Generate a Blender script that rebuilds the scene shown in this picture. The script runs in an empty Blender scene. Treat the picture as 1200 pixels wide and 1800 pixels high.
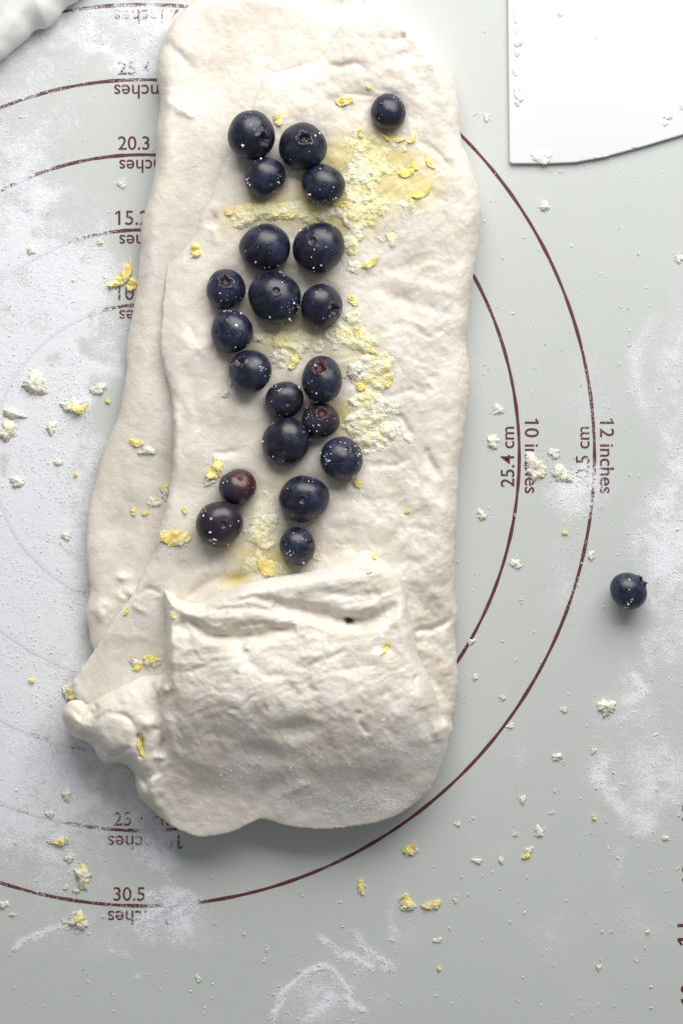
import bpy, math, random
import numpy as np
from mathutils import Vector, Matrix

# ------------------------------------------------------------------ camera, light, exposure
sc = bpy.context.scene
COL = sc.collection
CAM_H = 0.85          # camera height above the mat, metres
PPM = 5200.0          # photograph pixels per metre on the mat (12 inch ring measured)

cam_d = bpy.data.cameras.new("camera")
cam = bpy.data.objects.new("camera", cam_d)
COL.objects.link(cam)
cam.location = (0, 0, CAM_H)
cam_d.sensor_fit = 'VERTICAL'
cam_d.sensor_height = 36.0
cam_d.lens = 36.0 * CAM_H / (1800.0 / PPM)
cam_d.clip_start = 0.01
cam_d.clip_end = 20
sc.camera = cam

world = bpy.data.worlds.new("World")
sc.world = world
world.use_nodes = True
bgn = world.node_tree.nodes["Background"]
bgn.inputs[0].default_value = (0.93, 0.96, 1.0, 1)
bgn.inputs[1].default_value = 0.225

def area(name, loc, target, sx, sy, power, color):
    d = bpy.data.lights.new(name, 'AREA')
    d.shape = 'RECTANGLE'; d.size = sx; d.size_y = sy
    d.energy = power; d.color = color
    o = bpy.data.objects.new(name, d); COL.objects.link(o)
    o.location = loc
    o.rotation_euler = (Vector(target) - Vector(loc)).to_track_quat('-Z', 'Y').to_euler()
    return o
area("window_light", (0.13, 0.58, 0.47), (0.0, 0.0, 0.0), 0.85, 0.55, 9.4, (1.0, 0.985, 0.965))

sc.view_settings.view_transform = 'Standard'
sc.view_settings.look = 'None'
sc.view_settings.exposure = 0.0
sc.view_settings.gamma = 1.0
sc.view_settings.use_curve_mapping = False

RNG = np.random.default_rng(7)
random.seed(7)

# ------------------------------------------------------------------ helpers
def P(px, py, z=0.0):
    """a point measured on the photograph, lying at height z -> world metres"""
    k = (CAM_H - z) / CAM_H
    return ((px - 600.0) / PPM * k, (900.0 - py) / PPM * k, z)

def sstep(a, b, x):
    t = np.clip((x - a) / (b - a), 0, 1)
    return t * t * (3 - 2 * t)

class VNoise:
    def __init__(self, seed):
        self.t = np.random.default_rng(seed).random((256, 256)).astype(np.float32)
    def __call__(self, x, y):
        xi = np.floor(x).astype(np.int64); yi = np.floor(y).astype(np.int64)
        fx = x - xi; fy = y - yi
        fx = fx * fx * fx * (fx * (fx * 6 - 15) + 10); fy = fy * fy * fy * (fy * (fy * 6 - 15) + 10)
        t = self.t
        a = t[yi & 255, xi & 255]; b = t[yi & 255, (xi + 1) & 255]
        c = t[(yi + 1) & 255, xi & 255]; d = t[(yi + 1) & 255, (xi + 1) & 255]
        return (a + (b - a) * fx) * (1 - fy) + (c + (d - c) * fx) * fy
_noises = [VNoise(s) for s in range(40)]

def fbm(x, y, wl, seed=0, octv=4, gain=0.5):
    """signed fbm about 0, wl = longest wavelength in px"""
    s = np.zeros_like(x, dtype=np.float32); a = 1.0; tot = 0
    for i in range(octv):
        ca, sa = math.cos(0.6 * i + seed), math.sin(0.6 * i + seed)
        u = (x * ca - y * sa) / wl + 13.7 * i + seed * 3.1
        v = (x * sa + y * ca) / wl + 7.3 * i + seed * 5.7
        s += a * (_noises[(seed * 3 + i) % 40](u, v) - 0.5)
        tot += a; a *= gain; wl *= 0.5
    return s * 2 / tot

def ridged(x, y, wl, seed=0, octv=3):
    s = 0; a = 1.0; tot = 0
    for i in range(octv):
        n = fbm(x, y, wl, seed + i * 2, 2)
        s = s + a * (1 - np.abs(n) * 2.2); tot += a; a *= 0.5; wl *= 0.5
    return s / tot        # creases near 1

def spline(pts, per=8, closed=True):
    p = np.array(pts, float); n = len(p); out = []
    rng = range(n if closed else n - 1)
    for i in rng:
        if closed:
            p0, p1, p2, p3 = p[i - 1], p[i], p[(i + 1) % n], p[(i + 2) % n]
        else:
            p0, p1, p2, p3 = p[max(i - 1, 0)], p[i], p[i + 1], p[min(i + 2, n - 1)]
        for k in range(per):
            t = k / per
            out.append(0.5 * ((2 * p1) + (-p0 + p2) * t + (2 * p0 - 5 * p1 + 4 * p2 - p3) * t * t + (-p0 + 3 * p1 - 3 * p2 + p3) * t ** 3))
    if not closed: out.append(p[-1])
    return np.array(out)

def seg_dist(X, Y, poly, closed):
    """distance to a polyline, and signed side of nearest segment, and arclength parameter 0..1"""
    n = len(poly); best = np.full(X.shape, 1e12, np.float32)
    side = np.zeros(X.shape, np.float32); par = np.zeros(X.shape, np.float32)
    m = n if closed else n - 1
    for i in range(m):
        ax, ay = poly[i]; bx, by = poly[(i + 1) % n]
        dx, dy = bx - ax, by - ay; L = dx * dx + dy * dy + 1e-9
        t = np.clip(((X - ax) * dx + (Y - ay) * dy) / L, 0, 1)
        ex = X - ax - t * dx; ey = Y - ay - t * dy
        d = ex * ex + ey * ey
        w = d < best
        best = np.where(w, d, best)
        side = np.where(w, dx * ey - dy * ex, side)
        par = np.where(w, (i + t) / m, par)
    return np.sqrt(best), np.sign(side), par

def inside(X, Y, poly):
    r = np.zeros(X.shape, bool); n = len(poly)
    for i in range(n):
        ax, ay = poly[i]; bx, by = poly[(i + 1) % n]
        if ay == by: continue
        c = ((ay > Y) != (by > Y)) & (X < (bx - ax) * (Y - ay) / (by - ay) + ax)
        r ^= c
    return r

def bbox_slice(X, Y, x0, x1, y0, y1, step, ox, oy):
    i0 = max(int((y0 - oy) / step), 0); i1 = min(int((y1 - oy) / step) + 2, X.shape[0])
    j0 = max(int((x0 - ox) / step), 0); j1 = min(int((x1 - ox) / step) + 2, X.shape[1])
    return slice(i0, i1), slice(j0, j1)

STEP = 2.0
OX, OY = -200.0, -260.0
GX, GY = np.meshgrid(np.arange(OX, 1000, STEP), np.arange(OY, 1560, STEP))
GX = GX.astype(np.float32); GY = GY.astype(np.float32)

def stroke(h, pts, w, depth, taper=True, asym=0.0, wob=1.0):
    """carve (depth<0) or raise a smooth ridge along a polyline; asym adds a step to one side"""
    pl = spline(pts, 5, False)
    m = w * 4
    s = bbox_slice(GX, GY, pl[:, 0].min() - m, pl[:, 0].max() + m, pl[:, 1].min() - m, pl[:, 1].max() + m, STEP, OX, OY)
    x = GX[s]; y = GY[s]
    if x.size == 0: return
    wx = x + wob * w * 0.55 * fbm(x, y, max(w * 2.5, 14), 3, 3); wy = y + wob * w * 0.55 * fbm(x, y, max(w * 2.5, 14), 5, 3)
    d, sd, par = seg_dist(wx, wy, pl, False)
    t = np.exp(-(d / w) ** 2)
    tp = np.sqrt(np.clip(4 * par * (1 - par), 0.0, 1)) * 0.85 + 0.15 if taper else 1.0
    add = depth * t * tp
    if asym:
        add = add + asym * tp * sd * (d / w) * np.exp(-(d / (w * 1.6)) ** 2)
    h[s] += add

def blob(h, cx, cy, rx, ry, amt, rot=0.0, p=2.0, wob=0.25):
    m = max(rx, ry) * 2.4
    s = bbox_slice(GX, GY, cx - m, cx + m, cy - m, cy + m, STEP, OX, OY)
    x = GX[s] - cx; y = GY[s] - cy
    if x.size == 0: return
    c, sn = math.cos(rot), math.sin(rot)
    u = (x * c + y * sn) / rx; v = (-x * sn + y * c) / ry
    r = np.sqrt(u * u + v * v) * (1 + wob * fbm(GX[s], GY[s], max(rx, ry), 9, 3))
    h[s] += amt * np.exp(-r ** p)

# ---------- mesh makers
def mesh_np(name, co, quads=None, tris=None, smooth=True):
    me = bpy.data.meshes.new(name)
    co = np.asarray(co, np.float32)
    me.vertices.add(len(co)); me.vertices.foreach_set("co", co.ravel())
    f = []; tot = []
    if quads is not None and len(quads): f.append(np.asarray(quads, np.int32).ravel()); tot.append(np.full(len(quads), 4, np.int32))
    if tris is not None and len(tris): f.append(np.asarray(tris, np.int32).ravel()); tot.append(np.full(len(tris), 3, np.int32))
    f = np.concatenate(f); tot = np.concatenate(tot)
    start = np.concatenate([[0], np.cumsum(tot)[:-1]]).astype(np.int32)
    me.loops.add(len(f)); me.loops.foreach_set("vertex_index", f)
    me.polygons.add(len(tot)); me.polygons.foreach_set("loop_start", start)
    me.polygons.foreach_set("loop_total", tot)
    me.update(calc_edges=True)
    me.polygons.foreach_set("use_smooth", np.full(len(tot), smooth, bool))
    me.validate()
    return me

def set_attr(me, name, vals):
    a = me.attributes.new(name, 'FLOAT', 'POINT')
    a.data.foreach_set("value", np.asarray(vals, np.float32))

def link(name, me, mat=None, parent=None, loc=None):
    o = bpy.data.objects.new(name, me); COL.objects.link(o)
    if mat is not None and me is not None and not me.materials: me.materials.append(mat)
    if parent is not None: o.parent = parent
    if loc is not None: o.location = loc
    return o

def tag(o, label=None, cat=None, group=None, kind=None):
    if label: o['label'] = label
    if cat: o['category'] = cat
    if group: o['group'] = group
    if kind: o['kind'] = kind
    return o

def empty(name, loc=(0, 0, 0)):
    o = bpy.data.objects.new(name, None); COL.objects.link(o); o.location = loc
    o.empty_display_size = 0.01
    return o

# ---------- node helpers
class NT:
    def __init__(self, name):
        self.m = bpy.data.materials.new(name); self.m.use_nodes = True
        self.t = self.m.node_tree; self.n = self.t.nodes; self.l = self.t.links
        self.b = self.n["Principled BSDF"]
        self.tc = self.n.new("ShaderNodeTexCoord").outputs["Object"]
    def set(self, **k):
        for a, v in k.items():
            a = a.replace('_', ' ')
            self.put(self.b.inputs[a], v)
    def put(self, sock, v):
        if isinstance(v, bpy.types.NodeSocket): self.l.new(v, sock)
        else:
            if isinstance(v, (tuple, list)) and len(v) == 3 and sock.type == 'RGBA': v = (*v, 1)
            sock.default_value = v
    def noise(self, scale, detail=3, rough=0.55, dist=0.0, vec=None):
        n = self.n.new("ShaderNodeTexNoise"); n.inputs["Scale"].default_value = scale
        n.inputs["Detail"].default_value = detail; n.inputs["Roughness"].default_value = rough
        n.inputs["Distortion"].default_value = dist
        self.l.new(vec or self.tc, n.inputs["Vector"]); return n.outputs["Fac"]
    def voro(self, scale, feature='F1'):
        n = self.n.new("ShaderNodeTexVoronoi"); n.feature = feature; n.inputs["Scale"].default_value = scale
        self.l.new(self.tc, n.inputs["Vector"]); return n.outputs["Distance"]
    def mapr(self, v, a, b, c=0.0, d=1.0, smooth=True):
        n = self.n.new("ShaderNodeMapRange")
        if smooth: n.interpolation_type = 'SMOOTHSTEP'
        self.put(n.inputs[0], v)
        for i, q in enumerate((a, b, c, d)): self.put(n.inputs[i + 1], q)
        return n.outputs[0]
    def math(self, op, a, b=0.0):
        n = self.n.new("ShaderNodeMath"); n.operation = op
        self.put(n.inputs[0], a); self.put(n.inputs[1], b); return n.outputs[0]
    def mix(self, f, a, b):
        n = self.n.new("ShaderNodeMix"); n.data_type = 'RGBA'
        self.put(n.inputs[0], f); self.put(n.inputs[6], a); self.put(n.inputs[7], b); return n.outputs[2]
    def attr(self, name):
        n = self.n.new("ShaderNodeAttribute"); n.attribute_name = name; return n.outputs["Fac"]
    def rnd(self):
        return self.n.new("ShaderNodeObjectInfo").outputs["Random"]
    def bump(self, h, dist, strength=1.0, normal=None):
        n = self.n.new("ShaderNodeBump"); n.inputs["Distance"].default_value = dist
        n.inputs["Strength"].default_value = strength
        self.put(n.inputs["Height"], h)
        if normal is not None: self.l.new(normal, n.inputs["Normal"])
        self.l.new(n.outputs[0], self.b.inputs["Normal"]); return n.outputs[0]
    def sss(self, w, rad, scale):
        self.b.inputs["Subsurface Weight"].default_value = w
        self.b.inputs["Subsurface Radius"].default_value = rad
        self.b.inputs["Subsurface Scale"].default_value = scale

# ------------------------------------------------------------------ materials
FLOUR = (0.81, 0.82, 0.85)
def flour_mask(M, lo=0.35):
    """granular cover: density attribute broken up by fine grain noise"""
    D = M.attr("flour")
    g = M.noise(2600, 2, 0.6); g2 = M.noise(900, 3, 0.65); g3 = M.noise(240, 3, 0.6)
    s = M.math('ADD', M.math('MULTIPLY', g, 0.52), M.math('ADD', M.math('MULTIPLY', g2, 0.30), M.math('MULTIPLY', g3, 0.18)))
    # s is about 0.5 +- 0.12 ; threshold falls with density
    thr = M.mapr(D, 0.0, 1.0, 0.66, lo, smooth=False)
    return M.mapr(M.math('SUBTRACT', s, thr), -0.035, 0.075), s

def mat_silicone():
    M = NT("silicone_mat")
    f, s = flour_mask(M)
    base = M.mix(M.noise(9, 3), (0.545, 0.57, 0.547), (0.577, 0.60, 0.578))
    D = M.attr("flour")
    film = M.math('MULTIPLY', M.mapr(D, 0.08, 1.0), 0.45)
    base = M.mix(film, base, FLOUR)
    M.set(Base_Color=M.mix(f, base, FLOUR), Roughness=M.mapr(f, 0, 1, 0.48, 0.95), Specular_IOR_Level=0.35)
    w = M.n.new("ShaderNodeTexWave"); w.bands_direction = 'Y'; w.inputs["Scale"].default_value = 900; w.inputs["Distortion"].default_value = 1.0
    M.l.new(M.tc, w.inputs["Vector"])
    n1 = M.bump(w.outputs["Fac"], 0.00001, 0.25)
    M.bump(M.math('ADD', M.math('MULTIPLY', f, s), M.math('MULTIPLY', M.math('MULTIPLY', D, M.noise(300, 4, 0.65)), 1.6)), 0.0005, 0.32, n1)
    return M.m

def mat_ink():
    M = NT("maroon_ink")
    f, s = flour_mask(M, 0.34)
    base = M.mix(M.noise(1500, 2), (0.085, 0.017, 0.020), (0.14, 0.035, 0.038))
    M.set(Base_Color=M.mix(f, base, (0.75, 0.75, 0.79)), Roughness=0.6)
    M.bump(s, 0.0002, 0.4)
    return M.m

def mat_dough():
    M = NT("raw_dough")
    base = M.mix(M.mapr(M.noise(70, 4, 0.6), 0.35, 0.68), (0.765, 0.70, 0.607), (0.86, 0.812, 0.743))
    damp = M.math('MULTIPLY', M.mapr(M.noise(38, 5, 0.62, 0.7), 0.48, 0.70), 0.55)
    base = M.mix(damp, base, (0.66, 0.60, 0.50))
    base = M.mix(M.math('MULTIPLY', M.mapr(M.noise(330, 3), 0.5, 0.75), 0.25), base, (0.71, 0.63, 0.52))
    lem = M.attr("lemon")
    lf = M.math('MULTIPLY', M.mapr(M.math('ADD', lem, M.math('MULTIPLY', M.math('SUBTRACT', M.noise(420, 4, 0.6), 0.5), 0.9)), 0.18, 0.95), 0.85)
    base = M.mix(lf, base, (0.72, 0.60, 0.235))
    f, s = flour_mask(M)
    base = M.mix(M.math('MULTIPLY', f, 0.8), base, (0.87, 0.86, 0.85))
    # small pin prick bubbles
    M.set(Base_Color=base, Roughness=M.mapr(M.noise(90, 3), 0.3, 0.7, 0.33, 0.58), Specular_IOR_Level=0.5)
    M.sss(0.45, (1.0, 0.78, 0.58), 0.0026)
    h = M.math('ADD', M.math('MULTIPLY', M.noise(260, 4, 0.55, 0.8), 1.0), M.math('MULTIPLY', M.noise(1500, 2, 0.6), 0.10))
    h = M.math('ADD', h, M.math('MULTIPLY', M.math('MULTIPLY', f, M.noise(2300, 2, 0.6)), 2.2))
    wet = M.mapr(M.noise(60, 3, 0.6), 0.42, 0.62)
    h = M.math('ADD', h, M.math('MULTIPLY', wet, M.math('MULTIPLY', M.noise(640, 4, 0.65, 1.2), 0.75)))
    M.bump(h, 0.0009, 0.38)
    return M.m

def mat_berry():
    M = NT("blueberry_skin")
    r = M.attr("red")
    bl = M.mapr(M.noise(190, 5, 0.68, 0.8), 0.40, 0.66)
    base = M.mix(bl, (0.004, 0.0045, 0.012), (0.034, 0.042, 0.100))
    base = M.mix(M.math('MULTIPLY', M.mapr(M.noise(1100, 3), 0.52, 0.75), 0.30), base, (0.05, 0.058, 0.11))
    rn = M.rnd()
    base = M.mix(M.math('MULTIPLY', rn, 0.55), base, (0.007, 0.008, 0.019))
    pr = M.attr("purple")
    base = M.mix(pr, base, (0.028, 0.014, 0.022))
    base = M.mix(r, base, (0.13, 0.020, 0.015))
    M.set(Base_Color=base, Roughness=M.mapr(bl, 0, 1, 0.33, 0.47), Specular_IOR_Level=0.6)
    M.bump(M.math('ADD', M.noise(260, 3), M.math('MULTIPLY', M.noise(1800, 3), 0.12)), 0.0006, 0.35)
    return M.m

def simple(name, c1, c2, scale, rough, bumpd=0.0003, spec=0.4, sss=None, fine=1500, bs=0.5, tr=0.0):
    M = NT(name)
    col = M.mix(M.mapr(M.noise(scale, 3), 0.35, 0.66), c1, c2)
    M.set(Base_Color=col, Roughness=rough, Specular_IOR_Level=spec)
    if tr: glow(M, col, tr)
    if sss: M.sss(*sss)
    if bumpd: M.bump(M.math('ADD', M.noise(fine, 4), M.math('MULTIPLY', M.noise(fine * 0.3, 3), 1.0)), bumpd, bs)
    return M.m

def mat_sugar():
    M = NT("lemon_sugar")
    y = M.attr("yellow")
    yf = M.mapr(M.math('ADD', y, M.math('MULTIPLY', M.math('SUBTRACT', M.noise(380, 3), 0.5), 0.7)), 0.12, 0.9)
    base = M.mix(yf, (0.90, 0.865, 0.73), (0.89, 0.80, 0.42))
    M.set(Base_Color=base, Roughness=0.42, Specular_IOR_Level=0.6)
    M.sss(0.7, (1, 0.95, 0.8), 0.0008)
    M.bump(M.math('ADD', M.voro(2300), M.math('MULTIPLY', M.noise(800, 3), 0.8)), 0.0004, 0.6)
    return M.m

def glow(M, col, f):
    """light passes through the grains: mix in a translucent lobe"""
    t = M.n.new("ShaderNodeBsdfTranslucent"); M.put(t.inputs[0], col)
    mx = M.n.new("ShaderNodeMixShader"); mx.inputs[0].default_value = f
    out = [n for n in M.n if n.type == 'OUTPUT_MATERIAL'][0]
    M.l.new(M.b.outputs[0], mx.inputs[1]); M.l.new(t.outputs[0], mx.inputs[2]); M.l.new(mx.outputs[0], out.inputs[0])

def mat_cloth():
    M = NT("white_linen")
    mp = M.n.new("ShaderNodeMapping"); mp.inputs["Rotation"].default_value = (0, 0, math.radians(-62))
    M.l.new(M.tc, mp.inputs["Vector"])
    outs = []
    for d in ('X', 'Y'):
        w = M.n.new("ShaderNodeTexWave"); w.bands_direction = d; w.inputs["Scale"].default_value = 760 if d == 'Y' else 640
        w.inputs["Distortion"].default_value = 1.5; w.inputs["Detail"].default_value = 1
        M.l.new(mp.outputs[0], w.inputs["Vector"]); outs.append(w.outputs["Fac"])
    h = M.math('ADD', outs[0], M.math('MULTIPLY', outs[1], 0.7))
    M.set(Base_Color=M.mix(M.math('MULTIPLY', h, 0.55), (0.87, 0.86, 0.845), (0.90, 0.89, 0.88)), Roughness=0.95, Specular_IOR_Level=0.1)
    M.bump(h, 0.0003, 0.12)
    return M.m

def mat_plastic():
    M = NT("white_plastic")
    M.set(Base_Color=M.mix(M.noise(30, 3), (0.69, 0.70, 0.73), (0.73, 0.74, 0.76)), Roughness=0.42, Specular_IOR_Level=0.4)
    M.bump(M.noise(500, 3), 0.00003, 0.4)
    return M.m

SILICONE = mat_silicone(); INK = mat_ink(); DOUGH = mat_dough(); BERRY = mat_berry(); SUGAR = mat_sugar()
CLOTH = mat_cloth(); PLASTIC = mat_plastic()
ZEST = simple("lemon_zest", (0.90, 0.71, 0.15), (0.91, 0.83, 0.45), 420, 0.5, 0.0003, 0.4, (0.4, (1, 0.75, 0.3), 0.0006), 1400, 0.4)
CALYX = simple("calyx_brown", (0.022, 0.014, 0.015), (0.045, 0.022, 0.018), 900, 0.6, 0.0002)
CALYXRED = simple("calyx_reddish", (0.10, 0.022, 0.014), (0.05, 0.018, 0.016), 900, 0.55, 0.0002)
SCAR = simple("stem_scar", (0.10, 0.078, 0.07), (0.04, 0.032, 0.036), 1400, 0.7, 0.0002)
CRYSTAL = simple("sugar_crystal", (0.86, 0.86, 0.85), (0.92, 0.92, 0.91), 2000, 0.35, 0, 0.5)
FLOURM = simple("flour_grain", (0.86, 0.865, 0.885), (0.90, 0.90, 0.91), 1500, 0.95, 0, 0.1)
SMEAR = simple("dough_smear", (0.84, 0.80, 0.735), (0.86, 0.83, 0.78), 300, 0.5, 0.0003, 0.4, (0.2, (1, .7, .4), 0.001), 900)
STONE = simple("counter_stone", (0.42, 0.40, 0.38), (0.55, 0.53, 0.50), 30, 0.5, 0.0002)

# ------------------------------------------------------------------ flour density on the mat (material spread on it)
FL_BLOBS = [  # cx, cy, rx, ry, rot, amp, power
    (10, 1020, 190, 340, 0.0, 1.0, 4), (20, 900, 120, 300, 0.0, 0.7, 4), (60, 720, 170, 180, 0.1, 0.72, 4), (30, 500, 190, 120, 0.3, 0.66, 3),
    (20, 330, 150, 150, 0.2, 0.52, 3), (170, 60, 190, 65, -0.1, 0.42, 4), (250, 20, 110, 40, 0.0, 0.5, 3), (60, 150, 160, 90, 0.0, 0.28, 3),
    (235, 112, 60, 24, 0, 0.38, 2), (120, 440, 120, 80, -0.2, 0.35, 3), (160, 530, 80, 40, -0.4, 0.4, 2),
    (60, 1330, 170, 110, 0.2, 0.72, 3), (210, 1370, 110, 70, 0.4, 0.50, 3), (40, 1460, 150, 70, 0.2, 0.42, 2),
    (270, 1490, 90, 40, 0.35, 0.42, 2), (255, 1480, 26, 40, 0, 0.30, 2), (310, 1605, 60, 50, 0, 0.42, 2), (200, 1640, 220, 45, 0.0, 0.24, 2),
    (120, 1540, 120, 90, 0, 0.30, 2), (600, 1745, 120, 70, 0.0, 0.27, 2), (700, 1640, 40, 40, 0, 0.35, 2), (550, 1770, 90, 60, 0, .20, 2),
    (1195, 800, 60, 280, 0.05, 0.54, 3), (1180, 1000, 80, 110, 0, 0.46, 3), (1165, 1150, 95, 70, 0.0, 0.46, 4), (1130, 1260, 80, 80, 0.3, 0.35, 2),
    (1150, 1385, 105, 75, 0.15, 0.54, 5), (1110, 1440, 30, 30, 0.0, 0.5, 3), (1000, 868, 55, 40, -0.2, 0.72, 2.5), (1015, 835, 25, 22, 0, 0.45, 2),
    (975, 1040, 40, 60, 0, 0.34, 2), (1000, 910, 40, 60, 0, 0.2, 2), (980, 1620, 60, 60, 0, 0.30, 2), (1135, 1610, 60, 50, 0, 0.25, 2),
    (1050, 700, 70, 90, 0, 0.26, 2), (620, 5, 120, 14, 0, 0.5, 2), (1070, 1510, 20, 50, 0, 0.4, 2), (1050, 1320, 30, 80, 0, 0.25, 2),
    (1030, 1760, 70, 60, 0, 0.2, 2), (900, 1320, 30, 30, 0, 0.25, 2), (870, 1500, 60, 40, 0, 0.2, 2), (850, 640, 40, 60, 0, .16, 2), (950, 560, 40, 60, 0, .16, 2),
    (420, 1500, 60, 20, 0, .3, 2), (560, 1510, 60, 16, 0, .25, 2),
]
FL_HOLES = [(150, 622, 22, 18, 0, 0.5), (85, 645, 26, 20, 0.3, 0.45), (190, 735, 42, 52, 0.0, 0.75), (95, 605, 20, 14, 0, 0.4), (175, 300, 90, 34, 0.2, 0.40), (235, 200, 60, 40, 0, 0.5),
            (140, 385, 40, 30, 0, .25), (215, 250, 50, 20, 0, 0.5), (50, 200, 60, 20, -.4, .25), (220, 430, 35, 20, 0, .6), (160, 640, 26, 18, 0.2, 0.35), (45, 705, 30, 14, .4, .3),
            (10, 820, 16, 40, 0, 0.45), (225, 1520, 40, 26, 0, .25), (1155, 830, 20, 36, 0, 0.35), (30, 930, 60, 20, 0.5, .12), (50, 990, 70, 16, 0.7, .12), (230, 1455, 38, 22, 0, 0.35)]
FL_STROKES = [  # pts, width, amp
    ([(238, 1440), (262, 1456), (282, 1486), (294, 1530)], 17, 0.62), ([(262, 1450), (290, 1462), (310, 1470)], 9, 0.45), ([(262, 1576), (285, 1574), (300, 1584)], 7, 0.75), ([(300, 1560), (310, 1590), (330, 1640)], 14, 0.4),
    ([(60, 622), (110, 606), (150, 640), (215, 655)], 10, 0.5), ([(110, 650), (70, 700), (120, 690), (160, 705)], 10, 0.45),
    ([(20, 690), (60, 655), (40, 640)], 9, 0.3), ([(240, 1622), (280, 1608), (305, 1590), (330, 1572)], 11, 0.85), ([(300, 1615), (330, 1600), (345, 1580)], 12, 0.55),
    ([(22, 1668), (48, 1652), (80, 1640), (120, 1628)], 7, 0.62), ([(478, 1795), (492, 1760), (520, 1728), (548, 1705), (572, 1700)], 6, 0.85),
    ([(562, 1646), (590, 1668), (620, 1684), (650, 1702)], 8, 0.8), ([(622, 1640), (640, 1668), (670, 1690), (690, 1705)], 11, 0.62), ([(582, 1702), (600, 1725), (612, 1745)], 6, 0.7),
    ([(545, 1795), (560, 1775), (582, 1750)], 8, 0.55), ([(610, 1755), (625, 1768), (645, 1776)], 6, 0.65), ([(705, 1565), (690, 1600), (690, 1650)], 12, 0.3),
    ([(150, 82), (185, 92), (215, 108)], 7, 0.35), ([(150, 90), (170, 85)], 6, 0.3), ([(1110, 1190), (1130, 1215), (1100, 1235)], 8, 0.5), ([(1060, 1330), (1050, 1370), (1090, 1430)], 12, 0.45),
    ([(45, 425), (60, 440)], 8, .4), ([(200, 325), (222, 318)], 6, .45), ([(60, 350), (120, 335)], 12, .3), ([(240, 1720), (250, 1712)], 5, .5), ([(190, 1668), (240, 1690)], 5, .25),
    ([(945, 350), (958, 372)], 8, .3), ([(1150, 560), (1115, 640), (1130, 720)], 18, .4),
]
def flour_density(x, y):
    x = x.astype(np.float32); y = y.astype(np.float32)
    wx = x + 34 * fbm(x, y, 120, 1, 5); wy = y + 34 * fbm(x, y, 120, 2, 5)
    D = np.full(x.shape, 0.055, np.float32)
    for cx, cy, rx, ry, rot, a, p in FL_BLOBS:
        c, s = math.cos(rot), math.sin(rot); u = ((wx - cx) * c + (wy - cy) * s) / rx; v = (-(wx - cx) * s + (wy - cy) * c) / ry
        g = a * np.exp(-(u * u + v * v) ** (min(p, 2.6) / 2))
        D = D + g * (1 - np.clip(D, 0, 1) * 0.75)
    for cx, cy, rx, ry, rot, a in FL_HOLES:
        c, s = math.cos(rot), math.sin(rot); u = ((wx - cx) * c + (wy - cy) * s) / rx; v = (-(wx - cx) * s + (wy - cy) * c) / ry
        D = D * (1 - np.clip(a * 1.1, 0, 0.95) * np.exp(-(u * u + v * v)))
    D = D * (1 + 0.55 * fbm(x, y, 90, 6, 5, 0.6) + 0.55 * fbm(x, y, 24, 16, 4, 0.7))
    qx = x + 7 * fbm(x, y, 26, 11, 3); qy = y + 7 * fbm(x, y, 26, 12, 3)
    for pts, w, a in FL_STROKES:
        pl = spline(pts, 4, False)
        sel = (x > pl[:, 0].min() - 4 * w) & (x < pl[:, 0].max() + 4 * w) & (y > pl[:, 1].min() - 4 * w) & (y < pl[:, 1].max() + 4 * w)
        if not sel.any(): continue
        d, _, par = seg_dist(qx[sel], qy[sel], pl, False)
        D[sel] += a * np.exp(-(d / w) ** 2) * (0.55 + 0.45 * np.sqrt(np.clip(4 * par * (1 - par), 0, 1)))
    return np.clip(D, 0, 1.1)

# ------------------------------------------------------------------ setting: counter, mat with its printed rings
xs, ys = np.meshgrid(np.array([-0.9, 0.9]), np.array([-0.9, 0.9]))
me = mesh_np("countertop", [(-.9, -.9, -.0016), (.9, -.9, -.0016), (.9, .9, -.0016), (-.9, .9, -.0016), (-.9, -.9, -.0316), (.9, -.9, -.0316), (.9, .9, -.0316), (-.9, .9, -.0316)],
             [(0, 1, 2, 3), (7, 6, 5, 4), (0, 4, 5, 1), (1, 5, 6, 2), (2, 6, 7, 3), (3, 7, 4, 0)], smooth=False)
tag(link("countertop", me, STONE), kind='structure')

def coarse_fine(a, b, lo, hi, st):
    f = np.arange(lo, hi + st, st)
    l = lo - np.cumsum(np.geomspace(st, 200, 16)); l = l[l > a]; l = np.concatenate([[a], l[::-1]])
    r = hi + st + np.cumsum(np.geomspace(st, 200, 16)); r = r[r < b]; r = np.concatenate([r, [b]])
    return np.concatenate([l, f, r])
mx = coarse_fine(-1050, 1560, -60, 1260, 3.0); my = coarse_fine(-900, 2500, -60, 1860, 3.0)
MX, MY = np.meshgrid(mx, my)
Dm = flour_density(MX.ravel(), MY.ravel())
nr, nc = MX.shape
co = np.stack([(MX.ravel() - 600) / PPM, (900 - MY.ravel()) / PPM, np.zeros(MX.size)], 1)
idx = np.arange(nr * nc).reshape(nr, nc)
q = np.stack([idx[:-1, :-1], idx[1:, :-1], idx[1:, 1:], idx[:-1, 1:]], -1).reshape(-1, 4)
# skirt gives the sheet its thickness
rim = np.concatenate([idx[0, :], idx[1:, -1], idx[-1, -2::-1], idx[-2:0:-1, 0]])
low = co[rim].copy(); low[:, 2] = -0.0014
co2 = np.concatenate([co, low]); L0 = len(co); k = len(rim)
sk = np.stack([rim, np.roll(rim, -1), L0 + (np.arange(k) + 1) % k, L0 + np.arange(k)], 1)
me = mesh_np("pastry_mat", co2, np.concatenate([q, sk]))
set_attr(me, "flour", np.concatenate([Dm, np.zeros(k)]))
pastry_mat = tag(link("pastry_mat", me, SILICONE), "pale sage silicone pastry mat printed with maroon measuring rings, dusted with flour", "pastry mat")

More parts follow.
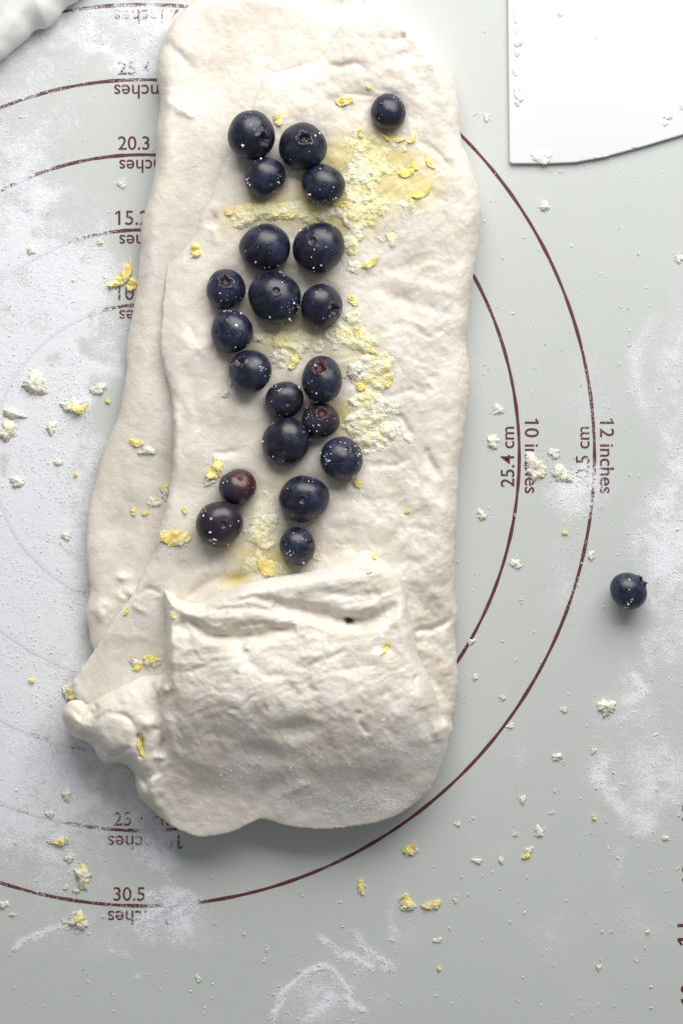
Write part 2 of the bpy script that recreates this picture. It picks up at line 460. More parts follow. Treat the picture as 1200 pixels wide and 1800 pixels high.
RCX, RCY = 252.0, 800.0
def ring(R, w=5.6):
    n = int(R * 2.2)
    a = np.linspace(0, 2 * math.pi, n, endpoint=False)
    wv = w * (1 + 0.10 * np.sin(a * 37) + 0.08 * np.sin(a * 91 + 1))
    cols = []
    for kx in (-0.5, 0.5):
        r = R + kx * wv
        cols.append(np.stack([(RCX + r * np.cos(a) - 600) / PPM, (900 - RCY - r * np.sin(a)) / PPM, np.full(n, 0.00008)], 1))
    co = np.concatenate(cols)
    i = np.arange(n); j = (i + 1) % n
    q = np.stack([i, i + n, j + n, j], 1)[:, ::-1]
    me = mesh_np("measuring_ring", co, q)
    px = co[:, 0] * PPM + 600; py = 900 - co[:, 1] * PPM
    set_attr(me, "flour", flour_density(px, py) * (1.25 if R < 450 else 1.02))
    return link("measuring_ring", me, INK, pastry_mat)
RING = {4: 264, 6: 396, 8: 528, 10: 660, 12: 792}
for inch, R in RING.items(): ring(R)

def text(s, cx, cy, rot, width=None, size=None, name="lettering", anchor='C'):
    cu = bpy.data.curves.new("t", 'FONT'); cu.body = s; cu.size = 1.0; cu.offset = 0.006; cu.resolution_u = 6
    ob = bpy.data.objects.new("t", cu); COL.objects.link(ob)
    dg = bpy.context.evaluated_depsgraph_get()
    me = bpy.data.meshes.new_from_object(ob.evaluated_get(dg))
    bpy.data.objects.remove(ob)
    n = len(me.vertices); c = np.empty(n * 3, np.float32); me.vertices.foreach_get("co", c); c = c.reshape(-1, 3)
    x0, x1 = c[:, 0].min(), c[:, 0].max()
    k = (width / (x1 - x0)) if width else size
    if s[0] == '1':                                            # the figure 1 has a small flag
        n0 = n; hh = c[c[:, 0] < x0 + 0.12][:, 1].max()
        fl = np.array([(x0 + 0.01, hh, 0), (x0 + 0.01, hh - 0.10, 0), (x0 - 0.13, hh - 0.20, 0), (x0 - 0.16, hh - 0.12, 0)], np.float32)
        import bmesh
        bm = bmesh.new(); bm.from_mesh(me); bm.faces.new([bm.verts.new(p) for p in fl.tolist()]); bm.to_mesh(me); bm.free()
        n = len(me.vertices); c = np.empty(n * 3, np.float32); me.vertices.foreach_get("co", c); c = c.reshape(-1, 3)
    u = (c[:, 0] - (x0 + x1) / 2) * k; v = c[:, 1] * k       # baseline at v = 0
    ca, sa = math.cos(rot), math.sin(rot)
    X = cx + u * ca - v * sa; Y = cy - (u * sa + v * ca)
    out = np.stack([(X - 600) / PPM, (900 - Y) / PPM, np.full(n, 0.00009)], 1).astype(np.float32)
    me.vertices.foreach_set("co", out.ravel())
    me.name = name
    set_attr(me, "flour", np.clip(flour_density(X, Y) * 1.0, 0, 1))
    me.update()
    return link(name, me, INK, pastry_mat)
CM = {4: "10.2 cm", 6: "15.2 cm", 8: "20.3 cm", 10: "25.4 cm", 12: "30.5 cm"}
for inch, R in RING.items():
    wi = {4: 108, 6: 108, 8: 108, 10: 126, 12: 126}[inch]
    s = f"{inch} inches"
    text(CM[inch], 261, RCY - R - 9, 0, 106); text(s, 261 + 3, RCY - R + 9, math.pi, wi)             # top of the ring
    if inch >= 10:
        text(CM[inch], 253, RCY + R - 9, 0, 106); text(s, 253, RCY + R + 9, math.pi, wi)          # bottom
        text(CM[inch], RCX + R - 9, 803, math.pi / 2, 106); text(s, RCX + R + 10, 804, -math.pi / 2, wi)   # right
# ruler figures at the right edge of the picture, only their tops in view
for i, s in enumerate(["10", "11", "12", "13", "14"]):
    text(s, 1222 + i * 1.4, 1745 - i * 106, math.pi / 2, 30)

# ------------------------------------------------------------------ dough
BERRIES = [  # cx, cy, rx, ry, kind, ox, oy (pole in px from centre), red, purple
    (442, 238, 42, 44, 'crown', 25, 13, 0, 0), (532, 257, 43, 42, 'crown', 4, -10, 0, 0), (466, 312, 36, 36, 'scar', 13, 15, 0, 0), (568, 324, 39, 36, 'none', 0, 0, 0, 0),
    (682, 197, 31, 33, 'none', 0, 0, 0, 0), (466, 435, 46, 42, 'none', 0, 0, 0, 0), (560, 436, 46, 46, 'scar', -12, -10, 0, 0), (397, 508, 35, 36, 'pit', 1, -13, 0.25, 0),
    (483, 523, 47, 47, 'scar', 4, -10, 0, 0), (565, 538, 37, 39, 'crown', 25, 11, 0, 0), (408, 583, 37, 38, 'scar', -27, 3, 0, 0), (440, 653, 38, 38, 'crown', -21, -18, 0.15, 0),
    (566, 667, 36, 42, 'pit', -6, -24, 0.4, 0), (500, 703, 34, 33, 'scar', 7, 9, 0, 0.5), (563, 739, 34, 32, 'pit', 4, -15, 0.5, 0.6), (503, 777, 43, 43, 'scar', -3, 20, 0, 0.1),
    (600, 806, 38, 39, 'scar', 14, -18, 0, 0), (418, 856, 33, 32, 'scar', 6, -17, 1.0, 0.5), (386, 921, 42, 42, 'scar', 9, 2, 0.1, 0.9), (534, 877, 45, 42, 'scar', -3, 3, 0, 0),
    (523, 960, 32, 34, 'crown', 26, -4, 0, 0), (1104, 1038, 33, 33, 'crown', 25, -20, 0, 0),
]
OUT_R = [(600, 8), (650, 5), (700, 11), (722, 30), (738, 46), (762, 70), (786, 100), (800, 132), (808, 185), (812, 240), (823, 272), (839, 320), (847, 362), (843, 420), (834, 482), (826, 540), (822, 600), (826, 650),
         (823, 720), (813, 790), (806, 850), (804, 900), (802, 960), (800, 1040), (805, 1085), (801, 1112), (804, 1165), (806, 1200), (798, 1260), (785, 1310), (700, 1360)]
OUT_L = [(163, 1142), (155, 1110), (149, 1076), (158, 1040), (154, 1005), (150, 960), (156, 900), (170, 840), (186, 783), (204, 740), (215, 690), (222, 650), (222, 610), (235, 530), (246, 450), (247, 402), (262, 342), (272, 290), (274, 230), (281, 180), (275, 120), (290, 60), (320, 20), (360, -10), (430, -20), (510, -6), (545, 14)]
poly_A = spline(OUT_L + [(600, 8), (640, 30), (640, 1200), (200, 1190)], 6)
EDGE_B = [(420, 150), (382, 215), (355, 270), (322, 340), (306, 420), (293, 470), (285, 540), (282, 600), (289, 650), (300, 700), (305, 750), (303, 810), (297, 865), (281, 930), (261, 990), (235, 1040), (200, 1090), (166, 1140), (140, 1180), (126, 1206)]
poly_B = spline([(560, 60), (500, 84)] + EDGE_B + [(150, 1240), (300, 1330)] + OUT_R[::-1], 6)
poly_B_top = poly_B
poly_C = spline([(287, 1039), (303, 1042), (322, 1056), (350, 1060), (380, 1043), (440, 1023), (500, 1011), (560, 999), (600, 986), (640, 966), (662, 976), (692, 1002), (712, 1042), (720, 1090), (728, 1112), (736, 1150), (755, 1190), (766, 1222),
                 (776, 1258), (791, 1275), (789, 1310), (776, 1352), (755, 1395), (710, 1430), (660, 1450), (600, 1459), (560, 1461), (510, 1456), (462, 1443), (440, 1450), (410, 1465), (372, 1473), (340, 1472), (300, 1455), (265, 1430), (244, 1408), (236, 1390), (231, 1362),
                 (212, 1346), (182, 1345), (166, 1331), (154, 1312), (126, 1300), (111, 1280), (106, 1262), (109, 1246), (122, 1234), (140, 1232), (152, 1239), (166, 1228), (200, 1213), (245, 1190), (288, 1181), (291, 1130), (293, 1090)], 6)

def sdf(poly):
    d, _, _ = seg_dist(GX, GY, poly, True)
    return np.where(inside(GX, GY, poly), d, -d)

def prof(t):
    t = np.clip(t, 0, 1); return np.sqrt(1 - (1 - t) ** 2)

def build_layer(name, d, H, h0, R, Rb, zref, zbase, flour, lemon, parent):
    """closed-rim layer: round over shoulder above the outline, tucked under below it"""
    gy_, gx_ = np.gradient(d, STEP)
    L = np.sqrt(gx_ ** 2 + gy_ ** 2) + 1e-6; nx, ny = gx_ / L, gy_ / L
    top = h0 + (H - h0) * prof(d / R)
    u = np.clip(-d / Rb, 0, 1)
    bot = zbase + (h0 - zbase) * (1 - prof(u))
    Z = np.where(d >= 0, top, bot)
    X = np.where(d >= 0, GX, GX - 2 * d * nx * 0.9); Y = np.where(d >= 0, GY, GY - 2 * d * ny * 0.9)
    keep = d > -Rb
    ids = np.full(d.shape, -1, np.int64); ids[keep] = np.arange(keep.sum())
    k = (CAM_H - zref) / CAM_H
    co = np.stack([(X[keep] - 600) / PPM * k, (900 - Y[keep]) / PPM * k, Z[keep]], 1)
    a, b, c, e = ids[:-1, :-1], ids[1:, :-1], ids[1:, 1:], ids[:-1, 1:]
    ok = (a >= 0) & (b >= 0) & (c >= 0) & (e >= 0)
    q = np.stack([a[ok], b[ok], c[ok], e[ok]], 1)
    me = mesh_np(name, co, q)
    set_attr(me, "flour", flour[keep]); set_attr(me, "lemon", lemon[keep])
    surf = np.where(d >= 0, top, -1.0)
    SURF.append((surf, k))
    return link(name, me, DOUGH, parent)
SURF = []
def top_z(x, y):
    """height of the uppermost dough layer at a world point (0 on the mat)"""
    z = 0.0
    for s, k in SURF:
        px = x * PPM / k + 600; py = 900 - y * PPM / k
        j = (px - OX) / STEP; i = (py - OY) / STEP
        if 1 <= i < s.shape[0] - 2 and 1 <= j < s.shape[1] - 2:
            i0, j0 = int(i), int(j); v = s[i0:i0 + 2, j0:j0 + 2]
            if v.min() > 0:
                fi, fj = i - i0, j - j0
                z = max(z, float((v[0, 0] * (1 - fj) + v[0, 1] * fj) * (1 - fi) + (v[1, 0] * (1 - fj) + v[1, 1] * fj) * fi))
    return z
def put(px, py, lift=0.0):
    """surface point seen at this place of the photograph"""
    z = 0.01
    for _ in range(4):
        x, y, _z = P(px, py, z); z = top_z(x, y) + lift
    x, y, _z = P(px, py, z)
    return Vector((x, y, z))

mm = 0.001
dough = tag(empty("dough", (0, 0, 0)), "long slab of sticky raw dough half rolled up at its lower end", "dough")
zero = np.zeros(GX.shape, np.float32)
lump = lambda wl, seed, o=4: fbm(GX, GY, wl, seed, o)

# ---- lower layer (shows along the left side)
dA = sdf(poly_A) + 2.0 * lump(60, 4) 
H = 9.0 * mm + 0.9 * mm * lump(160, 8) + 0.35 * mm * lump(60, 14) + 0.06 * mm * lump(16, 17)
H += 5.0 * mm * sstep(640, 300, GY) - 2.2 * mm * sstep(700, 880, GY)
blob(H, 228, 1048, 18, 10, 1.6 * mm); blob(H, 180, 1080, 12, 14, 1.2 * mm); blob(H, 215, 1015, 10, 7, 1.2 * mm); blob(H, 240, 860, 30, 24, 0.8 * mm); blob(H, 200, 930, 30, 40, -0.8 * mm)
stroke(H, [(215, 1040), (235, 1060), (238, 1085)], 6, -1.2 * mm); stroke(H, [(160, 1075), (185, 1062), (200, 1075)], 8, 0.7 * mm)
stroke(H, [(283, 180), (330, 205), (335, 215)], 7, 0.7 * mm); stroke(H, [(292, 75), (320, 110), (345, 130)], 9, -0.8 * mm); stroke(H, [(300, 160), (290, 230), (285, 300)], 16, 0.8 * mm)
flA = 0.16 + 0.25 * np.clip(lump(60, 21), 0, 1) + zero
leA = zero.copy()
blob(leA, 275, 875, 30, 22, 0.30); blob(leA, 262, 795, 20, 12, 0.22); blob(leA, 250, 900, 20, 12, .2)
build_layer("lower_layer", dA, H, 4.2 * mm + zero, 34 + 10 * lump(120, 2), 14 + zero, 0.006, 0.0002, flA, leA, dough)

# ---- upper sheet
dB = sdf(poly_B) + 2.4 * lump(40, 5) + 1.2 * lump(12, 6)
edge = spline(EDGE_B, 5, False)
dE, _, _ = seg_dist(GX, GY, edge, False)
tB = sstep(480, 720, GY)                       # where the fold edge becomes a clear step
H = 15.5 * mm + 1.4 * mm * lump(230, 7) + (0.42 + 0.30 * sstep(380, 650, GX)) * mm * lump(75, 15) + (0.08 + 0.22 * sstep(380, 650, GX)) * mm * lump(32, 18) + (0.03 + 0.08 * sstep(380, 650, GX)) * mm * lump(13, 19, 3)
rg = ridged(GX + 25 * lump(80, 3), GY + 25 * lump(80, 4), 120, 10)
H -= 0.7 * mm * np.clip(rg - 0.72, 0, 1) * 2.2 * sstep(420, 640, GX + 0.0 * GY)
H += 1.5 * mm * sstep(260, 60, GY)
right = sstep(690, 740, GX)
H += right * sstep(900, 1020, GY) * (0.9 * mm * lump(44, 20) + 0.35 * mm * lump(18, 24)) - right * 5.0 * mm * sstep(960, 1300, GY)
H += 0.25 * mm * sstep(600, 680, GX) * (ridged(GX * 0.8 + GY * 0.5 + 20 * lump(60, 8), GY * 0.45 - GX * 0.2, 26, 6) - 0.6)
H += 0.30 * mm * sstep(300, 160, GY) * lump(22, 9)
# triangular flap bottom-left is thinner and flat
H -= 1.5 * mm * sstep(1000, 1160, GY) * sstep(330, 230, GX)
# streaks pulled towards the right edge
for pts, w, dp in [
    ([(640, 492), (700, 470), (790, 440)], 12.5, -0.43), ([(650, 505), (720, 530), (800, 560)], 11.25, -0.5), ([(640, 470), (720, 500), (810, 520)], 10.0, 0.37), ([(690, 540), (740, 575), (800, 610)], 12.5, 0.37),
    ([(700, 728), (712, 745), (722, 765)], 6.25, -0.81), ([(730, 692), (745, 690), (755, 680)], 7.5, -0.62), ([(745, 792), (758, 812), (772, 838)], 7.5, -0.93), ([(735, 640), (755, 660), (770, 690)], 11.25, -0.43),
    ([(670, 700), (730, 685)], 6.25, -0.5), ([(635, 788), (670, 783), (690, 772)], 5.0, -0.5), ([(645, 815), (690, 818), (720, 806)], 6.25, -0.5), ([(690, 850), (710, 900), (760, 930)], 15.0, -0.43),
    ([(735, 850), (755, 885), (790, 900)], 12.5, 0.43), ([(720, 940), (760, 960), (795, 950)], 11.25, -0.43), ([(730, 1000), (745, 1040), (785, 1050)], 11.25, 0.43), ([(728, 1110), (750, 1106), (775, 1100), (800, 1084)], 5.62, -1.24),
    ([(735, 1135), (770, 1150), (790, 1190)], 12.5, 0.56), ([(745, 1170), (775, 1215), (790, 1230)], 8.75, -0.74), ([(662, 975), (700, 960), (720, 930)], 11.25, 0.56), ([(690, 998), (720, 985), (740, 990)], 7.5, -0.5),
    ([(574, 116), (598, 120), (618, 115), (642, 117)], 6.25, -0.81), ([(656, 14), (658, 36)], 3.75, -0.5), ([(603, 18), (606, 46)], 5.0, -0.43), ([(655, 80), (658, 100)], 5.0, -0.43), ([(540, 118), (560, 100), (572, 80)], 8.75, -0.5),
    ([(760, 92), (775, 96), (784, 108)], 7.5, -0.5), ([(735, 252), (765, 268), (785, 292)], 5.0, -0.56), ([(560, 150), (575, 175), (610, 190)], 10.0, -0.43), ([(650, 145), (690, 140), (720, 150)], 8.75, -0.31), ([(520, 160), (545, 170), (555, 200)], 8.75, -0.43),
    ([(430, 130), (470, 110), (520, 92)], 8.75, 0.37), ([(350, 215), (372, 175), (395, 150)], 7.5, -0.43), ([(730, 60), (700, 52), (690, 70)], 8.75, 0.31),
    ([(455, 200), (405, 330), (390, 420)], 37.5, -0.31), ([(365, 400), (374, 386), (380, 378)], 7.5, -0.99), ([(372, 400), (380, 415), (378, 430)], 6.25, 0.43), ([(345, 380), (365, 372), (385, 366)], 8.75, 0.5),
    ([(340, 300), (318, 400), (306, 500), (305, 600)], 16.25, 0.56), ([(375, 300), (352, 400), (340, 520), (350, 620)], 20.0, -0.37), ([(318, 590), (345, 610), (372, 618)], 10.0, 0.56), ([(330, 570), (340, 590), (335, 610)], 7.5, -0.5),
    ([(345, 625), (362, 618), (378, 612)], 6.25, -0.56), ([(325, 640), (345, 700), (350, 760)], 15.0, -0.43), ([(305, 690), (322, 740), (318, 800)], 10.0, -0.5), ([(360, 700), (390, 720), (440, 740)], 17.5, 0.43), ([(375, 795), (400, 797), (420, 790)], 5.0, -0.5),
    ([(400, 690), (380, 712), (384, 740)], 8.75, -0.31), ([(318, 1050), (340, 1022), (362, 1004), (380, 990)], 8.75, 0.81), ([(330, 1050), (348, 1034), (372, 1022), (398, 1004)], 6.25, -1.12), ([(300, 1045), (308, 1010), (330, 985)], 10.0, -0.56),
    ([(286, 1042), (262, 1036), (240, 1050)], 6.25, -0.56), ([(280, 1050), (284, 1090), (282, 1150)], 10.0, -0.62), ([(235, 1062), (245, 1070), (258, 1076)], 5.0, 0.56), ([(200, 1120), (240, 1118), (280, 1130)], 8.75, 0.31),
    ([(590, 870), (640, 880), (690, 865)], 11.25, -0.37), ([(570, 920), (600, 930), (640, 920)], 10.0, -0.43), ([(575, 985), (600, 965), (630, 955)], 11.25, -0.74), ([(600, 900), (660, 930), (700, 925)], 17.5, 0.37),
]: stroke(H, pts, w, dp * mm)
blob(H, 708, 68, 4, 5, -2.2 * mm); blob(H, 414, 1016, 24, 12, -3.2 * mm, -0.3); blob(H, 340, 940, 60, 40, 0.7 * mm); blob(H, 720, 380, 60, 60, 0.8 * mm); blob(H, 630, 190, 30, 20, -0.6 * mm)
blob(H, 355, 622, 10, 7, 0.7 * mm); blob(H, 700, 200, 60, 50, 0.4 * mm); blob(H, 560, 60, 40, 30, .6 * mm); blob(H, 600, 745, 50, 30, -0.5 * mm)
for b in BERRIES[:-1]: blob(H, b[0] + 2, b[1] + 4, b[2] * 1.0, b[3] * 1.0, -2.3 * mm, 0, 3.0, 0.08)
rimB = sstep(60, 0, dE) * (1 - tB)
H -= rimB * 3.0 * mm
RB = np.where(dE < 140, 34 - 14 * tB, 34) + 6 * lump(90, 13)
RB = 34 + (15 - 34) * tB * sstep(140, 40, dE) + 90 * (1 - tB) * sstep(260, 120, dE) + 6 * lump(90, 13)
nearE = sstep(120, 30, dE)
h0 = 6.0 * mm + nearE * (6.0 * mm - 0.6 * mm * (1 - tB))
h0 = h0 - nearE * sstep(1090, 1190, GY) * 2.0 * mm + nearE * sstep(720, 860, GY) * 0.8 * mm
flB = 0.14 + 0.22 * np.clip(lump(70, 23), 0, 1) + zero
stroke(flB, [(358, 262), (338, 300), (322, 345)], 12, 0.62); stroke(flB, [(316, 430), (310, 480)], 10, .3); blob(flB, 700, 190, 90, 120, 0.10); blob(flB, 650, 60, 120, 60, 0.15)
stroke(flB, [(225, 1070), (250, 1085), (280, 1090)], 12, 0.30); blob(flB, 800, 1120, 20, 120, .2); blob(flB, 300, 960, 40, 30, .18); blob(flB, 770, 640, 50, 200, .14)
leB = zero.copy()
for a in [(535, 300, 80, 60, .55), (480, 375, 90, 30, .75), (600, 400, 60, 50, .6), (655, 265, 80, 60, .6), (705, 320, 75, 65, .5), (640, 340, 70, 60, .45), (520, 590, 70, 40, .60), (640, 620, 60, 60, .55), (590, 740, 40, 40, .7), (650, 740, 50, 50, .5),
          (460, 640, 40, 40, .35), (490, 840, 60, 40, .40), (450, 930, 50, 70, .42), (475, 985, 60, 35, .85), (415, 1020, 30, 14, .7), (380, 830, 20, 16, .5), (320, 945, 24, 14, .35), (600, 850, 40, 20, .4), (500, 205, 20, 30, .4), (600, 180, 24, 20, .35),
          (255, 1160, 45, 26, .5), (390, 955, 36, 20, .55), (345, 442, 16, 12, .25), (470, 480, 90, 80, .22), (540, 900, 70, 60, .35), (530, 660, 50, 60, .2), (745, 335, 40, 40, .3), (400, 400, 30, 40, .35)]:
    blob(leB, *a[:4], a[4])
build_layer("upper_sheet", dB, H, h0, RB, 12 + zero, 0.013, 0.0004, flB, leB, dough)

# ---- rolled lower end with its folded corner
dC = sdf(poly_C) + 1.4 * lump(30, 16) + 0.8 * lump(11, 26) + 0.9 * lump(20, 23, 3) * sstep(330, 250, GX) * sstep(1180, 1240, GY)
body = np.exp(-(np.abs((GX - 520) / 290) ** 3.2 + np.abs((GY - 1250) / 260) ** 3.0))
yy = (GY - 1215 - 0.05 * (GX - 500))
H = 13 * mm + 18 * mm * np.exp(-(np.abs((GX - 515) / 300) ** 3.4)) * np.where(yy > 0, np.exp(-(yy / 150) ** 2), np.exp(-(yy / 190) ** 2) * 0.55 + 0.45)
lobe = sstep(310, 262, GX + 6 * lump(30, 4))
H = H * (1 - lobe) + lobe * (19.0 * mm + 2.5 * mm * np.exp(-((GX - 225) / 70) ** 2 - ((GY - 1270) / 70) ** 2))
flow = GX * 0.22 + GY                                  # strands run nearly across the roll
H += 1.0 * mm * lump(150, 27) + 0.75 * mm * lump(62, 28) + 0.18 * mm * lump(26, 29) + 0.08 * mm * lump(11, 30, 3)
fib = ridged(GX * 0.30 + 26 * lump(80, 5), GY * 0.95 + GX * 0.20 + 16 * lump(60, 17), 24, 12)
H += 0.40 * mm * (fib - 0.6) * (1 - lobe) * sstep(1330, 1180, GY)
fib2 = ridged(GX * 0.8 - GY * 0.35 + 20 * lump(60, 15), GY * 0.4 + GX * 0.3, 22, 22)
H += 0.30 * mm * (fib2 - 0.6) * (1 - lobe) * sstep(1110, 1200, GY) * sstep(1390, 1280, GY)
wgt = np.exp(-((GY - 1085 + 0.12 * (GX - 500)) / 65) ** 2) * (1 - lobe)
H += wgt * 1.1 * mm * fbm(GX * 0.22 + 20 * lump(70, 2), flow + 14 * lump(90, 9), 30, 31, 3)
H += 0.20 * mm * fbm(GX * 0.35 + GY * 0.2 + 30 * lump(90, 11), GY * 0.8 - GX * 0.25, 22, 25, 3)
H += 0.15 * mm * lobe * lump(20, 12)
H += (1 - wgt) * 0.30 * mm * fbm(GX * 0.9 - GY * 0.25, GY * 0.42 + GX * 0.3, 34, 32, 3)
H -= 1.2 * mm * np.clip(ridged(GX + 18 * lump(60, 6), GY + 18 * lump(60, 7), 100, 20) - 0.74, 0, 1) * 2.2 * (1 - sstep(1260, 1340, GY)) * (1 - lobe)
for pts, w, dp in [
    ([(312, 1064), (400, 1046), (500, 1030), (600, 1012), (665, 1002)], 26, 2.2), ([(330, 1088), (360, 1108), (410, 1118), (470, 1110), (520, 1098)], 11, -3.9), ([(480, 1062), (530, 1068), (575, 1080), (615, 1092), (660, 1084), (700, 1066)], 12, -4.2), ([(600, 1086), (640, 1084), (676, 1076)], 11.25, -1.01),
    ([(294, 1046), (320, 1075), (380, 1080), (440, 1084), (500, 1092), (540, 1108)], 11.25, 1.3), ([(296, 1060), (300, 1100), (310, 1140)], 8.75, 0.86), ([(306, 1062), (322, 1096), (340, 1120)], 8.75, -0.94),
    ([(400, 1056), (450, 1050), (500, 1058)], 6.25, -0.72), ([(380, 1070), (430, 1066), (480, 1074)], 5.0, -0.65), ([(420, 1096), (460, 1096), (500, 1086)], 5.0, -0.72), ([(520, 1050), (570, 1040), (620, 1046), (660, 1040)], 7.5, -0.58), ([(560, 1010), (610, 1022), (660, 1010)], 12.5, 0.58),
    ([(518, 1166), (536, 1170), (560, 1160), (586, 1150), (612, 1138)], 5, -0.45), ([(524, 1150), (550, 1146), (580, 1132)], 10.0, 0.72), ([(338, 1177), (356, 1170), (386, 1158)], 5, -0.7), ([(352, 1150), (400, 1135), (440, 1136)], 11.25, -0.79),
    ([(440, 1160), (470, 1180), (500, 1184)], 8.75, -0.65), ([(545, 1172), (540, 1195), (556, 1215)], 7.5, -0.72), ([(605, 1180), (630, 1164), (660, 1170)], 10.0, -0.72), ([(650, 1130), (690, 1140), (706, 1180)], 10.0, -0.72), ([(672, 1160), (684, 1125), (692, 1098)], 6.25, -0.65),
    ([(700, 1060), (708, 1090), (716, 1130), (730, 1170)], 8.75, 0.86), ([(735, 1190), (720, 1230), (690, 1255)], 11.25, 0.65), ([(700, 1230), (680, 1216), (664, 1222)], 7.5, -0.65), ([(632, 1268), (640, 1276), (646, 1286)], 4.38, -0.86),
    ([(740, 1240), (752, 1270), (764, 1300)], 11.25, -0.86), ([(764, 1270), (772, 1296), (764, 1330)], 8.75, 0.86), ([(757, 1300), (768, 1308), (778, 1302)], 6.25, -1.01), ([(500, 1195), (525, 1215), (545, 1190)], 11.25, -0.58), ([(440, 1240), (460, 1260), (452, 1290)], 10.0, -0.43),
    # folded corner
    ([(289, 1183), (284, 1215), (280, 1250), (286, 1300), (278, 1350), (262, 1370)], 6, -2.0), ([(300, 1210), (312, 1260), (330, 1320)], 12, -0.6), ([(296, 1260), (306, 1300), (322, 1330)], 6, 0.4),
    ([(163, 1312), (160, 1285), (174, 1262), (200, 1252), (226, 1260), (240, 1282), (242, 1306)], 5, -0.75), ([(246, 1288), (252, 1310), (250, 1332)], 4, -2.6), ([(180, 1318), (205, 1326), (230, 1312)], 6, -0.9), ([(152, 1240), (160, 1262), (150, 1290)], 8, -0.3),
    ([(118, 1240), (135, 1252), (148, 1262)], 6, -0.6), ([(156, 1232), (170, 1246), (160, 1258)], 5, -1.4), ([(258, 1350), (258, 1390), (268, 1420)], 8, -1.2), ([(232, 1360), (246, 1368), (258, 1380)], 5, -1.6), ([(180, 1338), (200, 1334), (222, 1344)], 5, 0.9),
    ([(440, 1448), (450, 1420), (470, 1390), (500, 1368)], 16, -1.5), ([(520, 1420), (480, 1432)], 10, .5), ([(500, 1400), (520, 1385), (545, 1374)], 7, 0.7),
]: stroke(H, pts, w, dp * mm)
for a in [(613, 1090, 6, 4.5, -7.0, 0.2), (519, 1278, 34, 17, -2.3, 0), (470, 1320, 40, 20, -1.0, 0.2), (350, 1340, 36, 30, 1.0, 0), (360, 1400, 50, 30, -0.8, 0), (292, 1208, 8, 6, 1.6, 0), (281, 1330, 9, 6, 1.6, 0), (205, 1288, 26, 24, 0.9, 0),
          (262, 1270, 12, 9, 1.3, 0), (276, 1280, 6, 6, -1.4, 0), (288, 1308, 6, 12, -1.2, 0), (157, 1227, 5, 3, -3.5, 0.2), (118, 1258, 12, 12, 0.6, 0), (440, 1215, 70, 40, 1.1, 0), (640, 1210, 60, 30, 0.9, 0), (660, 1370, 40, 20, -0.8, -.2), (580, 1340, 50, 18, .7, 0), (436, 1136, 4, 4, 1.1, 0), (285, 1345, 10, 8, 1.0, 0)]:
    blob(H, a[0], a[1], a[2], a[3], a[4] * mm, a[5])
RC = 26 + 90 * sstep(1230, 1400, GY) * (1 - lobe) + 14 * sstep(600, 740, GX) * sstep(1100, 1300, GY) + 5 * lump(60, 33)
RC = RC + 16 * lobe * sstep(1190, 1240, GY)
RC = RC - 10 * sstep(340, 310, GX) * sstep(1190, 1160, GY)
h0 = 15.0 * mm - 2.5 * mm * sstep(1180, 1340, GY) - 5.5 * mm * lobe * sstep(1200, 1300, GY)
h0 = h0 - 2.5 * mm * sstep(690, 760, GX) * sstep(1000, 1250, GY)
zb = 6 * mm * sstep(1300, 1150, GY) + 0.0003
flC = 0.17 + 0.25 * np.clip(lump(60, 34), 0, 1) + zero
blob(flC, 640, 1412, 110, 34, 0.45, -0.15); blob(flC, 430, 1345, 40, 26, 0.36); blob(flC, 500, 1405, 40, 16, 0.4, -.6); blob(flC, 770, 1330, 24, 40, .3); blob(flC, 560, 1380, 120, 40, .18); blob(flC, 440, 1210, 90, 40, .14); blob(flC, 560, 1010, 110, 18, .2, -.3)
leC = zero.copy()
for a in [(680, 1135, 14, 40, .35), (248, 1312, 12, 26, .55), (130, 1228, 20, 14, .5), (531, 1092, 8, 12, .3), (225, 1355, 14, 8, .3), (656, 976, 10, 8, .3)]: blob(leC, *a[:4], a[4])
build_layer("rolled_end", dC, H, h0, RC, 14 + 18 * sstep(1300, 1420, GY) + zero, 0.017, zb, flC, leC, dough)

# ------------------------------------------------------------------ blueberries
def rot_to(axis):
    return Vector((0, 0, 1)).rotation_difference(Vector(axis).normalized()).to_matrix()

def grain_mesh(name, pts, size, kind='cube', flat=1.0):
    """many tiny crystals joined; pts (n,3), size (n,)"""
    n = len(pts)
    if kind == 'cube':
        base = np.array([(-1, -1, -1), (1, -1, -1), (1, 1, -1), (-1, 1, -1), (-1, -1, 1), (1, -1, 1), (1, 1, 1), (-1, 1, 1)], float) * 0.5
        F = np.array([(0, 3, 2, 1), (4, 5, 6, 7), (0, 1, 5, 4), (1, 2, 6, 5), (2, 3, 7, 6), (3, 0, 4, 7)])
    else:
        base = np.array([(1, 1, 1), (1, -1, -1), (-1, 1, -1), (-1, -1, 1)], float) * 0.42
        F = np.array([(0, 1, 2), (0, 3, 1), (0, 2, 3), (1, 3, 2)])
    qd = RNG.normal(size=(n, 4)); qd /= np.linalg.norm(qd, axis=1, keepdims=True)
    w, x, y, z = qd.T
    Rm = np.stack([np.stack([1 - 2 * (y * y + z * z), 2 * (x * y - z * w), 2 * (x * z + y * w)], -1), np.stack([2 * (x * y + z * w), 1 - 2 * (x * x + z * z), 2 * (y * z - x * w)], -1), np.stack([2 * (x * z - y * w), 2 * (y * z + x * w), 1 - 2 * (x * x + y * y)], -1)], 1)
    sc3 = np.asarray(size)[:, None] * RNG.uniform(0.65, 1.35, (n, 3))
    v = np.einsum('nij,nkj->nki', Rm, base[None] * sc3[:, None, :]); v[..., 2] *= flat
    v = v + np.asarray(pts)[:, None, :]
    f = F[None] + (np.arange(n) * len(base))[:, None, None]
    f = f.reshape(-1, F.shape[1])
    return mesh_np(name, v.reshape(-1, 3), f if kind == 'cube' else None, f if kind != 'cube' else None, smooth=False)

